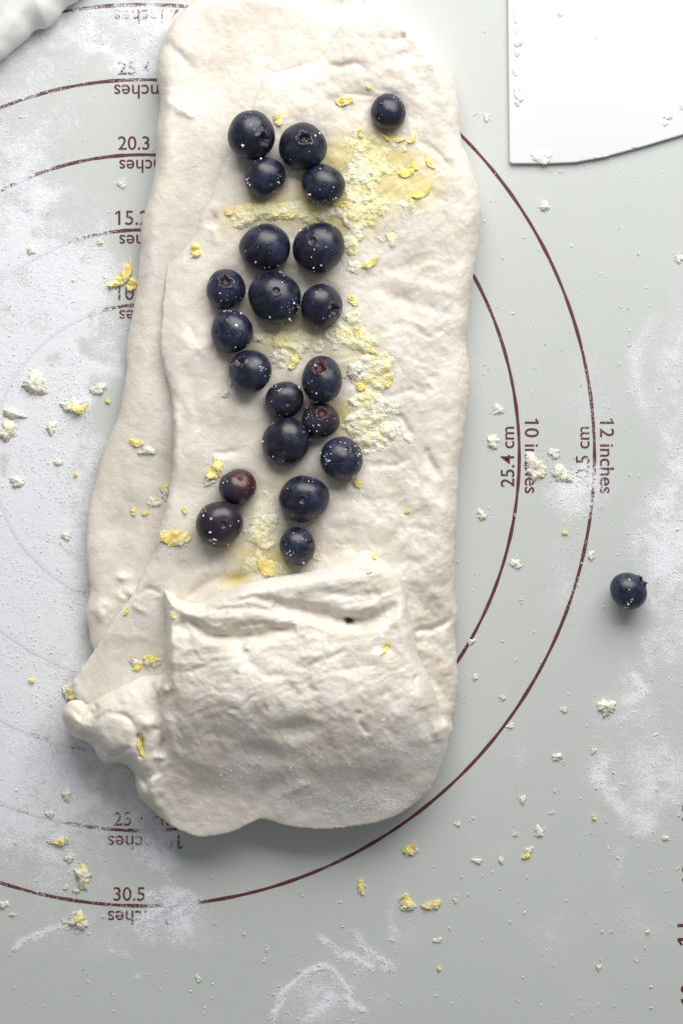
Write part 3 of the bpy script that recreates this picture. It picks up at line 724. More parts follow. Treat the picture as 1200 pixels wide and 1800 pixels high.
def make_berry(i, spec, label, on_mat=False):
    cx, cy, rx, ry, kind, ox, oy, red, purple = spec
    r = (rx * ry) ** 0.5 / PPM
    rng = np.random.default_rng(100 + i)
    if kind == 'none':
        axis = Vector((rng.uniform(-.4, .4), rng.uniform(-.6, .2), -1)).normalized(); ox = oy = 0
    else:
        a, b = ox / rx, -oy / ry; l = min(math.hypot(a, b), 0.97)
        axis = Vector((a, b, math.sqrt(max(1 - l * l, 0.02)))).normalized()
    NT_, NP = 44, 30
    # denser rings near the pole
    th = np.concatenate([np.linspace(0, 0.55, 16), np.linspace(0.55, math.pi, NP - 15)[1:]])
    ph = np.linspace(0, 2 * math.pi, NT_, endpoint=False)
    T, F = np.meshgrid(th[1:-1], ph, indexing='ij')
    def rad(T, F):
        v = 1 + 0.026 * np.sin(2 * F + i) * np.sin(T) + 0.018 * np.sin(3 * F + 2 * i) * np.sin(T) ** 2 + 0.010 * np.sin(5 * F + 3 * i + 2 * T) * np.sin(T) + 0.012 * np.sin(3 * T + i)
        if kind in ('crown', 'pit'):
            lob = 0.5 + 0.5 * np.cos(5 * F + i) + 0.35 * np.sin(2 * F + i * 1.7)
            c0 = (0.27 if kind == 'crown' else 0.33) * (1 + 0.11 * np.cos(5 * F + i) + 0.13 * np.sin(3 * F + 2 * i) + 0.10 * np.sin(7 * F + 3.3 * i) + 0.08 * np.sin(2 * F + i * i))
            v = v + (0.004 + 0.040 * lob) * np.exp(-((T - c0 * 1.12) / 0.085) ** 2) - 0.25 * np.exp(-(T / (c0 * 0.80)) ** 4) - 0.03 * np.exp(-((T - 0.5) / 0.2) ** 2)
        elif kind == 'scar':
            v = v - 0.075 * np.exp(-(T / 0.115) ** 4) - 0.045 * np.exp(-(T / 0.34) ** 2) + 0.015 * np.exp(-((T - 0.17) / 0.04) ** 2)
        return v
    V = rad(T, F)
    obl = 0.90 if kind != 'none' else 0.92
    pts = np.stack([V * np.sin(T) * np.cos(F), V * np.sin(T) * np.sin(F), V * np.cos(T) * obl], -1).reshape(-1, 3)
    p0 = np.array([[0, 0, rad(np.array([0.0]), np.array([0.0]))[0] * obl]]); p1 = np.array([[0, 0, -obl * rad(np.array([math.pi]), np.array([0.]))[0]]])
    pts = np.concatenate([pts, p0, p1])
    nr_ = len(th) - 2
    ii = np.arange(nr_ * NT_).reshape(nr_, NT_); jj = np.roll(ii, -1, 1)
    q = np.stack([ii[:-1], ii[1:], jj[1:], jj[:-1]], -1).reshape(-1, 4)
    n0 = nr_ * NT_
    tr = np.concatenate([np.stack([np.full(NT_, n0), ii[0], jj[0]], 1), np.stack([np.full(NT_, n0 + 1), jj[-1], ii[-1]], 1)])
    R = np.array(rot_to(axis)) @ np.array(Matrix.Rotation(rng.uniform(0, 6.28), 3, 'Z'))
    loc = pts @ R.T
    # match the outline seen in the photograph
    loc[:, 0] *= rx / ((np.abs(loc[:, 0]).max())) / PPM; loc[:, 1] *= ry / (np.abs(loc[:, 1]).max()) / PPM; loc[:, 2] *= r * 0.97
    zmin = loc[:, 2].min()
    sink = 0.0 if on_mat else 0.14 * r
    zc = 0.015
    for _ in range(4):
        kf = (CAM_H - zc) / CAM_H
        x, y, _z = P(cx, cy, zc); zs = top_z(x, y); zc = zs - zmin * kf - sink
    kf = (CAM_H - zc) / CAM_H
    loc *= kf; zmin *= kf
    base = Vector((x, y, zs - sink))
    loc[:, 2] -= zmin
    me = mesh_np("blueberry", loc, q, tr)
    pole = axis
    ang = np.arccos(np.clip((pts @ np.array([0, 0, 1.0])) / (np.linalg.norm(pts, axis=1) + 1e-9), -1, 1))
    side = loc[:, 0] / rx * PPM
    rv = red * np.exp(-(ang / 0.75) ** 2) * np.clip(0.55 + 0.6 * side, 0, 1) if red > 0.8 else red * np.exp(-(ang / 0.30) ** 2)
    set_attr(me, "red", rv); set_attr(me, "purple", np.full(len(loc), purple * 0.8))
    o = tag(link("blueberry", me, BERRY, None, base), label, "blueberry", None if on_mat else "blueberries scattered over the dough")
    sc_ = np.array([rx / PPM, ry / PPM, r * 0.97]) * kf
    def to_local(p):
        w_ = (np.asarray(p) @ R.T) * sc_; w_[:, 2] -= zmin; return w_
    if kind in ('crown', 'pit'):
        cv, cf = [], []
        c0 = 0.27 if kind == 'crown' else 0.33
        for s in range(5):
            f0 = 2 * math.pi * s / 5 - i / 5 + rng.normal() * 0.16; m = len(cv)
            lift = 0.07 if not on_mat else 0.22
            hh = 0.30 if not on_mat else 0.24
            for (df, t, rr) in [(-.50, c0 * 0.86, 0.955), (0.50, c0 * 0.86, 0.955), (.34, c0 * 1.08, 1.0 + lift * .5), (-.34, c0 * 1.08, 1.0 + lift * .5), (rng.normal() * 0.12, c0 * rng.uniform(1.05, 1.28), 1.0 + lift * rng.uniform(.4, 1.3)), (-.4, c0 * 1.0, 0.93), (.4, c0 * 1.0, 0.93)]:
                cv.append((rr * math.sin(t) * math.cos(f0 + df), rr * math.sin(t) * math.sin(f0 + df), rr * math.cos(t) * obl))
            cf += [(m, m + 1, m + 2), (m, m + 2, m + 3), (m + 3, m + 2, m + 4), (m + 5, m + 3, m + 4), (m + 6, m + 4, m + 2), (m + 5, m + 4, m + 6), (m + 5, m, m + 3), (m + 6, m + 2, m + 1)]
        # floor of the pit
        m = len(cv); cv.append((0, 0, 0.775 * obl))
        for s in range(12):
            f0 = 2 * math.pi * s / 12; t = c0 * 0.62; cv.append((0.80 * math.sin(t) * math.cos(f0), 0.80 * math.sin(t) * math.sin(f0), 0.80 * math.cos(t) * obl))
        cf += [(m, m + 1 + s, m + 1 + (s + 1) % 12) for s in range(12)]
        link("calyx", mesh_np("calyx", to_local(cv), None, cf, smooth=False), CALYXRED if red > 0.3 else CALYX, o)
    elif kind == 'scar':
        cv = [(0, 0, 0.893 * obl)]; cf = []
        for s in range(12):
            f0 = 2 * math.pi * s / 12; t = 0.088 + 0.012 * math.sin(s * 2.3 + i); cv.append((0.912 * math.sin(t) * math.cos(f0), 0.912 * math.sin(t) * math.sin(f0), 0.912 * math.cos(t) * obl))
        cf = [(0, 1 + s, 1 + (s + 1) % 12) for s in range(12)]
        link("stem_scar", mesh_np("stem_scar", to_local(cv), None, cf), SCAR, o)
    # sugar grains clinging to the skin
    n = int(rng.integers(16, 34)) if not on_mat else 60
    if i in (10, 11, 16, 20): n += 26
    d = []
    cl = [Vector((rng.normal(), rng.normal(), 0.35 + abs(rng.normal()) * 0.5)).normalized() for _ in range(4)]
    while len(d) < n:
        if rng.random() < 0.72:
            c = cl[int(rng.integers(0, 4))]; v = c + Vector(rng.normal(size=3) * 0.16)
        else: v = Vector((rng.normal(), rng.normal(), abs(rng.normal()) * 0.9 + 0.05))
        v.normalize()
        if v.z > 0.02: d.append(v[:])
    d = np.array(d)
    u = d @ R      # into the berry's own frame
    T_ = np.arccos(np.clip(u[:, 2], -1, 1)); F_ = np.arctan2(u[:, 1], u[:, 0]); V_ = rad(T_, F_)
    p = np.stack([V_ * np.sin(T_) * np.cos(F_), V_ * np.sin(T_) * np.sin(F_), V_ * np.cos(T_) * obl], 1)
    sz = rng.lognormal(math.log(0.00017), 0.55, n).clip(0.00008, 0.0007)
    g = link("sugar_grains", grain_mesh("sugar_grains", to_local(p), sz), CRYSTAL, o); g['kind'] = 'stuff'
    return o

BL = ["large blueberry at top left of the cluster, its ragged calyx facing lower right", "blueberry with star shaped calyx on top, in the uppermost pair, right one",
      "round blueberry touching the underside of the top left blueberry", "smooth blueberry below the star topped one, beside the yellow sugar",
      "lone small blueberry on the upper right of the dough", "wide oval blueberry without visible scar, left one below the sugar band",
      "big blueberry with dark scar up left of centre, right of the oval one", "blueberry with wide open reddish pit, leftmost of the middle row",
      "largest middle blueberry with small pale ringed scar near its centre", "blueberry with crown at its lower right, right end of the middle row",
      "blueberry directly below the open pitted one, sugar grains on its top", "sugar speckled blueberry with crown at upper left and white clump beside it",
      "tall blueberry with reddish pit and sugar at its top, beside white sugar", "small purplish blueberry with scar at its lower right, left of the trio",
      "small purplish blueberry with reddish pit, below the tall one", "big dark blueberry with scar low down, under the small purplish pair",
      "blueberry with scar at upper right, rightmost in the lower half of the dough", "small blueberry with red blush around its scar, above the purple one",
      "purple brown blueberry with central scar, furthest left on the dough", "big dark blueberry with central scar, between the red blushed and rightmost ones",
      "small glossy blueberry next to the rolled fold, crown at its right", "single blueberry lying on the bare mat away from the dough"]
for i, b in enumerate(BERRIES): make_berry(i, b, BL[i], on_mat=(i == 21))

# ------------------------------------------------------------------ lemon zest flakes and sugar clumps
def zest(px, py, length, width, ang, label, bend=0.25, curl=0.15, group="lemon zest on the dough", sugar=0, thick=0.00045, lift=0.0):
    """a torn ribbon of peel: length, width in photograph pixels, ang in degrees (photo)"""
    rng = np.random.default_rng(int(px * 7 + py))
    n, m = 12, 5
    L, W = length * 0.92 / PPM, width * 0.88 / PPM
    rows = []
    for a in range(n):
        t = a / (n - 1) * 2 - 1
        wv = W * (1 - abs(t) ** 3 * 0.6) * (0.8 + 0.4 * rng.random())
        for b in range(m):
            s = b / (m - 1) * 2 - 1
            x = t * L / 2 + rng.normal() * L * 0.012; y = s * wv / 2 + bend * L * (t * t - 0.5) * 0.5 + rng.normal() * W * 0.04
            z = curl * W * (1 - s * s) * 0.5 + 0.08 * W * math.sin(t * 5 + px) + rng.normal() * thick * 0.25
            rows.append((x, y, z))
    top = np.array(rows)
    ca, sa = math.cos(-math.radians(ang)), math.sin(-math.radians(ang))
    xy = np.stack([top[:, 0] * ca - top[:, 1] * sa, top[:, 0] * sa + top[:, 1] * ca], 1)
    base = put(px, py, 0.0)
    # drape over what it lies on
    gz = np.array([top_z(base.x + u, base.y + v) for u, v in xy]); gz = np.where(np.abs(gz - base.z) > 0.004, base.z, gz) - base.z
    top = np.stack([xy[:, 0], xy[:, 1], gz + top[:, 2] - top[:, 2].min() * 0.5 + thick + lift], 1)
    bot = top.copy(); bot[:, 2] -= thick * 1.6
    ii = np.arange(n * m).reshape(n, m)
    q = np.stack([ii[:-1, :-1], ii[1:, :-1], ii[1:, 1:], ii[:-1, 1:]], -1).reshape(-1, 4)
    rim = np.concatenate([ii[0, :], ii[1:, -1], ii[-1, -2::-1], ii[-2:0:-1, 0]]); nn = n * m
    sk = np.stack([rim, rim + nn, np.roll(rim, -1) + nn, np.roll(rim, -1)], 1)
    me = mesh_np("lemon_zest", np.concatenate([top, bot]), np.concatenate([q, q[:, ::-1] + nn, sk]), smooth=False)
    o = tag(link("lemon_zest", me, ZEST, None, base), label, "lemon zest", group)
    if sugar:
        sugar = max(sugar // 2, 2); k = rng.integers(0, n * m, sugar)
        p = top[k] + rng.normal(size=(sugar, 3)) * (W * 0.22, W * 0.22, 0.0001)
        g = link("sugar_grains", grain_mesh("sugar_grains", p, rng.uniform(0.00018, 0.00036, sugar)), CRYSTAL, o); g['kind'] = 'stuff'
    return o

def ico(sub):
    import bmesh
    bm = bmesh.new(); bmesh.ops.create_icosphere(bm, subdivisions=sub, radius=1)
    v = np.array([x.co[:] for x in bm.verts]); f = np.array([[w.index for w in x.verts] for x in bm.faces]); bm.free(); return v, f
ICO3 = ico(4)

def clump(px, py, rx, ry, label, yellow=0.0, hgt=0.27, group="sugar clumps scattered on the mat", rot=0.0, cry=1.0):
    rng = np.random.default_rng(int(px * 13 + py * 3))
    R = (rx + ry) / 2 / PPM
    nA = int(np.clip(14 + max(rx, ry) * 2.2, 18, 64)); nR = int(np.clip(3 + max(rx, ry) * 0.45, 4, 14))
    off = rng.uniform(0, 60); ang = np.linspace(0, 2 * math.pi, nA, endpoint=False)
    foot = 1 + 0.20 * np.sin(2 * ang + off) + 0.16 * np.sin(3 * ang + 2.1 * off) + 0.12 * np.sin(5 * ang + 3 * off) + 0.10 * rng.normal(size=nA)
    rr = np.linspace(0, 1, nR + 1)[1:]
    A_, R_ = np.meshgrid(ang, rr); foot = np.broadcast_to(foot, A_.shape)
    wob = 1 + 0.06 * rng.normal(size=A_.shape)
    x = R_ * foot * wob * np.cos(A_) * rx * 0.84; y = R_ * foot * wob * np.sin(A_) * ry * 0.84
    h = np.clip(1 - R_ ** 3.0, 0, 1) * (0.72 + 0.75 * fbm(x + off * 50, y + off * 31, max(rx, ry) * 0.9, 3, 3)) * R * hgt * 1.5
    h = h + (R_ < 0.98) * np.abs(rng.normal(size=A_.shape)) * 0.00011
    h[-1] = -0.0003
    v = np.concatenate([np.stack([x / PPM, y / PPM, h], -1).reshape(-1, 3), [[0, 0, R * hgt * 1.1]]])
    c, s = math.cos(rot), math.sin(rot)
    v[:, :2] = np.stack([v[:, 0] * c - v[:, 1] * s, v[:, 0] * s + v[:, 1] * c], 1)
    ii = np.arange(nA * nR).reshape(nR, nA); jj = np.roll(ii, -1, 1)
    f = np.concatenate([np.stack([ii[:-1], ii[1:], jj[1:]], -1).reshape(-1, 3), np.stack([ii[:-1], jj[1:], jj[:-1]], -1).reshape(-1, 3), np.stack([np.full(nA, nA * nR), ii[0], jj[0]], 1)])
    n = int(min(10 + rx * ry * 0.12, 70) * cry)
    a = rng.uniform(0, 2 * math.pi, n); q = rng.uniform(0.5, 1.3, n)
    pts = np.stack([np.cos(a) * q * rx / PPM, np.sin(a) * q * ry / PPM, np.clip(1.05 - q, 0.05, 1) * R * hgt], 1)
    size = rng.uniform(0.00014, 0.0003, n)
    g = grain_mesh("g", pts, size)
    gv = np.empty(len(g.vertices) * 3, np.float32); g.vertices.foreach_get("co", gv); gv = gv.reshape(-1, 3)
    gf = np.arange(len(gv)).reshape(-1, 8)
    F = np.array([(0, 3, 2, 1), (4, 5, 6, 7), (0, 1, 5, 4), (1, 2, 6, 5), (2, 3, 7, 6), (3, 0, 4, 7)])
    quads = (F[None] + (np.arange(n) * 8)[:, None, None]).reshape(-1, 4) + len(v)
    bpy.data.meshes.remove(g)
    me = mesh_np("sugar_clump", np.concatenate([v, gv]), quads, f, smooth=False)
    sm = np.zeros(len(me.polygons), bool); sm[len(quads):] = True; me.polygons.foreach_set("use_smooth", sm)
    y = np.full(len(v) + len(gv), yellow)
    set_attr(me, "yellow", y + 0.10)
    base = put(px, py)
    return tag(link("sugar_clump", me, SUGAR, None, base), label, "sugar clump", group)

ZG_M = "lemon zest flakes on the mat"
# -- on the mat
zest(214, 484, 62, 17, -52, "long orange yellow zest curl on the mat beside the dough, by the 10.2 mark", 0.35, 0.3, ZG_M, 14, 0.0008)
zest(232, 500, 26, 18, -70, "short pale zest piece tucked between the long zest curl and the dough", 0.1, 0.2, ZG_M, 14)
zest(147, 1535, 34, 20, 70, "deep yellow zest flake ringed by sugar, above the 30.5 marking at lower left", 0.2, 0.3, ZG_M, 50)
zest(139, 1614, 26, 22, 60, "round yellow zest flake in sugar, just below the outer ring at lower left", 0.1, 0.3, ZG_M, 50)
zest(720, 1492, 26, 18, -40, "yellow zest flake with sugar just below the rolled dough and outer ring", 0.3, 0.2, ZG_M, 24)
zest(635, 1558, 30, 11, 82, "narrow upright yellow zest bar alone below the outer ring", 0.1, 0.3, ZG_M, 14)
zest(716, 1585, 34, 20, 60, "pale yellow zest flake on the bottom mat, left of its flat neighbour", 0.2, 0.2, ZG_M, 30)
zest(760, 1590, 32, 14, -20, "flat pale zest flake on the bottom mat, right of its neighbour", 0.2, 0.2, ZG_M, 26)
zest(925, 1503, 18, 9, -40, "small yellow zest bit stuck to a white clump at lower right", 0.3, 0.2, ZG_M, 10)
zest(142, 718, 34, 12, -10, "yellow zest sliver in the floured left side, on the biggest sugar lump", 0.4, 0.3, ZG_M, 16, lift=0.0022)
zest(108, 1478, 22, 12, -20, "yellow zest bit at lower left, above the zest flake ringed by sugar", 0.3, 0.2, ZG_M, 16, lift=0.0006)
zest(190, 705, 10, 7, 60, "tiny yellow zest chip near the left dough edge on flour", 0.1, 0.2, ZG_M, 2)
zest(134, 834, 8, 7, 30, "tiny yellow zest chip in flour, left of the dough's sloping edge", 0.1, 0.2, ZG_M, 2)
zest(57, 1197, 11, 9, 0, "pale yellow zest dot alone in the thick flour, left of the folded corner", 0.1, 0.2, ZG_M, 4)
zest(771, 1702, 8, 6, 60, "minute zest dot near the bottom edge of the mat", 0.1, 0.2, ZG_M, 0)
zest(992, 936, 9, 7, 0, "minute zest dot between the two rings, right of the dough", 0.1, 0.2, ZG_M, 3)
zest(1043, 1437, 10, 7, 80, "tiny zest dot left of the flour patch at lower right", 0.1, 0.2, ZG_M, 5)
# -- on the dough
zest(308, 944, 58, 28, 4, "largest bright yellow zest flake on the dough, left of the purple blueberry", 0.12, 0.1, sugar=60)
zest(377, 826, 40, 24, -62, "deep yellow zest cluster on the dough, above left of the red blushed blueberry", 0.3, 0.2, sugar=60)
zest(240, 778, 26, 12, 15, "yellow zest sliver beside a white sugar lump on the left ledge", 0.3, 0.2, sugar=6)
zest(235, 899, 14, 9, 80, "yellow zest dot on the lower left ledge, left one of two", 0.1, 0.1, sugar=0)
zest(256, 902, 12, 7, -20, "olive yellow zest dot on the lower left ledge, right one of two", 0.1, 0.1, sugar=2)
zest(325, 897, 12, 8, 60, "small pale zest dot above the largest zest flake", 0.1, 0.1, sugar=12)
zest(291, 858, 18, 9, 70, "zest sliver on the fold edge above the largest zest flake", 0.1, 0.1, sugar=8)
zest(344, 440, 26, 20, 80, "pale round zest piece alone, left of the wide oval blueberry", 0.1, 0.2, sugar=14)
zest(605, 178, 32, 15, -10, "yellow zest piece on the upper dough, left of the lone blueberry", 0.2, 0.1, sugar=20)
zest(488, 210, 26, 13, 70, "upright zest piece between the two uppermost blueberries", 0.1, 0.2, sugar=6)
zest(651, 462, 34, 13, -35, "zest strip at the lower right end of the sugar patch", 0.2, 0.2, sugar=20)
zest(740, 338, 44, 12, -30, "curved bright zest strip at the right rim of the sugar patch", 0.4, 0.2, sugar=4)
zest(722, 356, 22, 8, 75, "short zest tail hanging below the curved bright strip", 0.2, 0.2, sugar=2)
zest(714, 304, 30, 14, -15, "bright zest piece above the curved strip on the right", 0.3, 0.2, sugar=4)
zest(728, 292, 18, 8, 60, "small zest sliver up right of the bright piece", 0.3, 0.2, sugar=2)
zest(690, 243, 46, 9, 12, "thin zest curl right below the lone blueberry", 0.35, 0.2, sugar=6)
zest(724, 246, 18, 8, -40, "short zest tip at the right end of the thin curl", 0.3, 0.2, sugar=3)
zest(634, 235, 20, 8, 80, "upright zest sliver left of the thin curl", 0.2, 0.2, sugar=4)
zest(755, 285, 30, 9, 60, "faint zest sliver furthest right on the dough", 0.3, 0.1, sugar=6)
zest(604, 357, 42, 11, -12, "zest strip running right from below the smooth blueberry", 0.2, 0.1, sugar=20)
zest(510, 378, 34, 10, -8, "zest strip in the sugar band between four blueberries", 0.2, 0.1, sugar=14)
zest(402, 374, 14, 10, 20, "orange zest dot at the left end of the sugar band", 0.1, 0.2, sugar=2)
zest(555, 375, 22, 8, 10, "short zest strip above the big scarred blueberry", 0.2, 0.1, sugar=8)
zest(640, 600, 62, 12, 52, "long pale zest streak down the right sugar patch", 0.15, 0.1, sugar=24)
zest(620, 528, 24, 12, 50, "zest piece just right of the crowned middle blueberry", 0.2, 0.1, sugar=10)
zest(634, 680, 18, 14, 40, "orange zest piece by the white lump beside the tall blueberry", 0.2, 0.2, sugar=4)
zest(682, 672, 28, 9, -60, "zest sliver at the right tip of the lower sugar patch", 0.2, 0.1, sugar=12)
zest(516, 636, 30, 14, -65, "golden zest piece in the sugar between the blueberry columns", 0.2, 0.1, sugar=20)
zest(629, 849, 18, 12, 70, "golden zest piece under the rightmost lower blueberry", 0.1, 0.2, sugar=0)
zest(471, 996, 40, 28, 30, "big golden zest piece by the roll's fold, left of the glossy blueberry", 0.2, 0.1, sugar=60)
zest(265, 1159, 26, 16, 10, "yellow zest piece on the folded triangle, left of the roll", 0.2, 0.2, sugar=20)
zest(242, 1172, 18, 12, -40, "duller zest bit beside the zest on the folded triangle", 0.2, 0.2, sugar=16)
zest(124, 1220, 30, 14, 65, "yellow zest piece at the outer tip of the folded corner", 0.1, 0.2, sugar=24)
zest(249, 1310, 44, 9, 80, "yellow zest strip stuck in the slot of the folded corner", 0.1, 0.1, sugar=2)
zest(678, 1136, 34, 8, -66, "thin zest strip half buried in the top of the roll", 0.2, 0.05, sugar=0, lift=-0.0002)
zest(657, 977, 14, 7, 60, "small yellow zest sliver at the peak of the roll's fold", 0.1, 0.1, sugar=0)
zest(716, 899, 10, 6, -20, "tiny zest speck alone on the lower right of the dough", 0.1, 0.1, sugar=0)
zest(647, 154, 10, 6, 20, "tiny zest speck above left of the lone blueberry", 0.1, 0.1, sugar=0)
zest(305, 1083, 1.0 + 9, 6, 60, "tiny zest sliver at the roll's left shoulder", 0.1, 0.1, sugar=0)
zest(222, 1075, 14, 7, -60, "yellow zest sliver peeping out beside the triangle's upper edge", 0.1, 0.1, sugar=2)

# sugar clumps on the mat: px, py, rx, ry, yellow, label
for c in [
    (940, 822, 22, 27, .12, "largest white sugar clump, covering part of the 10 inches lettering"), (985, 833, 21, 16, .03, "broad white sugar clump joined to the right of the largest one"), (974, 797, 12, 11, .03, "small sugar clump just above the broad double clump"),
    (866, 776, 14, 13, .06, "loose granular sugar clump left of the 25.4 lettering"), (875, 720, 13, 9, .03, "sugar clump above the 25.4 lettering, near the inner ring"), (846, 906, 9, 12, .12, "yellowish sugar clump by the dough's right edge, below the lettering"), (906, 991, 12, 11, .0, "white sugar clump right of the inner ring, below its lettering"),
    (1038, 977, 8, 9, .03, "sugar clump just outside the outer ring, above the lone mat blueberry's level"), (1065, 1243, 16, 19, .0, "big white sugar clump below the mat blueberry"), (990, 1248, 9, 6, .0, "small sugar clump left of the big clump, outside the outer ring"), (978, 1331, 10, 9, .0, "star shaped sugar clump below the outer ring at right"),
    (918, 1406, 8, 9, .0, "sugar clump directly below the star shaped one, further left"), (947, 1462, 10, 12, .0, "forked sugar clump in the lower right of the mat"), (929, 1494, 9, 8, .0, "white sugar clump holding a small zest bit"), (838, 1513, 10, 7, .0, "left sugar clump of a pair at lower right"),
    (880, 1512, 6, 8, .0, "right sugar clump of a pair at lower right"), (827, 1128, 9, 6, .0, "sugar clump sitting on the inner ring's lower end"), (1168, 1473, 8, 7, .0, "sugar clump below the flour patch at the right edge"), (855, 207, 7, 8, .0, "small sugar clump between the dough and the white scraper"),
    (956, 362, 9, 13, .0, "flaky sugar clump below the white scraper"), (834, 1190, 6, 9, .0, "small sugar clump right of the dough, between the rings' ends"), (883, 1226, 7, 6, .0, "small sugar clump inside the outer ring, lower right"), (1051, 1701, 7, 6, .0, "small sugar clump near the bottom right corner"),
    (1193, 455, 8, 10, .0, "sugar clump at the right picture edge, below the scraper"), (1042, 1320, 6, 8, .0, "small sugar clump left of the flour patch, below the big clump"), (896, 1276, 7, 7, .0, "sugar clump touching the outer ring from outside, lower right"), (768, 1653, 9, 7, .0, "sugar clump below the two flat zest flakes"),
    (1137, 1639, 5, 7, .0, "small oval sugar clump near the ruler figures"), (800, 1583, 5, 6, .0, "tiny sugar clump right of the flat zest flake"), (905, 1467, 5, 5, .0, "tiny sugar clump left of the forked one"), (804, 1448, 6, 7, .0, "tiny sugar clump outside the outer ring, below the roll's right end"),
    (62, 676, 26, 22, .10, "wide pale sugar lump in the flour at the left, uppermost there"), (24, 728, 23, 10, .0, "flat white sugar lump near the left edge, above the yellowish one"), (14, 757, 20, 20, .16, "yellowish sugar lump at the left picture edge"), (128, 714, 20, 18, .13, "biggest sugar lump in the floured area, carrying a zest sliver"),
    (173, 684, 17, 12, .14, "yellow tinged sugar lump nearest the dough on the floured side"), (91, 752, 12, 13, .16, "yellow tinged sugar lump below the biggest lump"), (31, 847, 14, 14, .10, "rounded sugar lump low in the floured left side"), (103, 813, 9, 8, .08, "small sugar lump right of the rounded one"), (117, 942, 11, 8, .02, "white sugar lump in thick flour beside the dough"),
    (117, 1397, 12, 13, .08, "pale yellow sugar lump at lower left, below the folded corner"), (88, 1432, 9, 10, .0, "whitish sugar lump on the lower left inner ring line"), (103, 1480, 20, 9, .05, "long sugar lump with a zest bit at its right end"), (123, 1508, 10, 11, .14, "small yellow sugar lump above the flake ringed by sugar"), (134, 1566, 8, 6, .0, "white sugar crumb below the flake ringed by sugar"),
    (116, 1560, 6, 6, .0, "white sugar crumb left below the flake ringed by sugar"), (6, 1590, 12, 9, .0, "sugar lump at the left picture edge below the outer ring"), (22, 1608, 6, 5, .0, "small sugar crumb right below the left edge lump"), (349, 1721, 7, 8, .0, "sugar clump alone at the bottom, left of the flour smears"), (146, 1541, 17, 24, .20, "sugar bed beneath the deep yellow zest flake at lower left"),
    (138, 1618, 18, 20, .14, "sugar bed beneath the round zest flake at lower left"), (724, 1494, 13, 9, .05, "sugar bed beneath the zest flake below the roll"), (715, 1592, 15, 15, .10, "sugar bed beneath the left pale zest flake"), (755, 1593, 17, 8, .08, "sugar bed beneath the right flat zest flake"), (113, 1620, 5, 5, .0, "tiny sugar crumb left of the round zest flake"),
    (55, 440, 10, 9, 0, "white flour sugar lump in the upper left flour, below the 15.2 arc"), (214, 325, 10, 7, 0, "flaky white lump below the 20.3 marking"), (176, 426, 8, 6, 0, "flaky white crumb left of the 15.2 marking"),
]: clump(*c[:4], c[5], c[4])
SG = "sugar clumps lying on the dough"
for c in [
    (260, 792, 15, 11, .0, "white sugar lump beside a zest sliver on the left ledge"), (268, 882, 15, 11, .06, "pale sugar lump at the fold edge on the left ledge"), (290, 866, 11, 13, .1, "yellowish sugar lump higher on the fold edge"), (624, 650, 15, 20, .0, "brightest white sugar lump, right of the tall blueberry"),
    (404, 672, 7, 9, .0, "white sugar chip at the left side of a speckled blueberry"), (367, 848, 12, 8, .02, "white sugar lump left of the red blushed blueberry"), (242, 1165, 13, 8, .0, "white sugar lump on the folded triangle left of the roll"), (272, 1165, 16, 12, .2, "yellow sugar lump on the folded triangle beside the roll"),
    (462, 280, 7, 5, .0, "white sugar chip wedged between the two left upper blueberries"), (548, 290, 8, 5, .05, "sugar chip wedged between the two right upper blueberries"), (556, 634, 8, 6, .0, "sugar chip on the top of the tall blueberry"), (397, 693, 9, 8, .05, "translucent sugar lump below the speckled blueberry"), (648, 1008, 5, 4, 0, "tiny white crumb on the roll's peak"),
    (118, 1216, 12, 16, .12, "sugar lump at the outer tip of the folded corner"),
]: clump(*c[:4], c[5], c[4], group=SG)

# ------------------------------------------------------------------ moist lemon sugar spread over the dough
LS = [(490, 372, 80, 24, 1.0, .35), (425, 380, 40, 24, .8, .40), (560, 372, 50, 22, 1.0, .30), (610, 330, 40, 40, .8, .30), (640, 290, 45, 50, .9, .28), (680, 260, 50, 28, .7, .40), (640, 380, 50, 40, .95, .24), (670, 420, 34, 26, .8, .24), (615, 440, 26, 30, .9, .18), (620, 470, 22, 16, .8, .2),
      (700, 300, 46, 40, .5, .35), (715, 350, 40, 50, .45, .22), (505, 600, 50, 24, .95, .28), (490, 630, 30, 24, .8, .2), (540, 590, 34, 24, .8, .25), (600, 590, 32, 26, 1.0, .20), (640, 600, 40, 34, .9, .30), (665, 650, 34, 34, .75, .34), (640, 650, 30, 36, 1.0, .12), (660, 720, 44, 36, 1.0, .18), (625, 750, 34, 30, 1.0, .3),
      (680, 755, 30, 22, .8, .12), (650, 775, 40, 18, .7, .1), (470, 880, 24, 26, .6, .12), (455, 935, 34, 34, .85, .16), (450, 985, 30, 26, .8, .34), (490, 1000, 44, 20, .95, .40), (560, 978, 24, 14, .8, .25), (430, 905, 22, 30, .6, .18), (600, 870, 30, 18, .45, .12), (520, 290, 30, 40, .55, .35), (540, 215, 30, 20, .3, .2), (545, 315, 20, 30, .6, .3),
      (620, 560, 24, 20, .7, .2), (470, 600, 30, 20, .6, .25), (560, 610, 20, 22, .7, .3), (660, 840, 30, 20, .45, .05), (720, 770, 24, 22, .4, .08), (420, 695, 20, 14, .4, .1)]
sB, kB = SURF[1]
F = zero.copy(); Yw = zero.copy()
for cx, cy, rx, ry, a, yl in LS:
    t = zero.copy(); blob(t, cx, cy, rx, ry, a, 0, 2.4, 0.5); F = np.maximum(F, t); Yw += t * yl
Yw = Yw / (F + 0.25)
F = F * 1.15 + 0.36 * lump(44, 35, 4) + 0.30 * lump(11, 36, 3)
cov = np.clip(F - 0.30, 0, 1)
covered = (cov > 0) & (sB > 0)
tz = sstep(0, 0.70, cov)
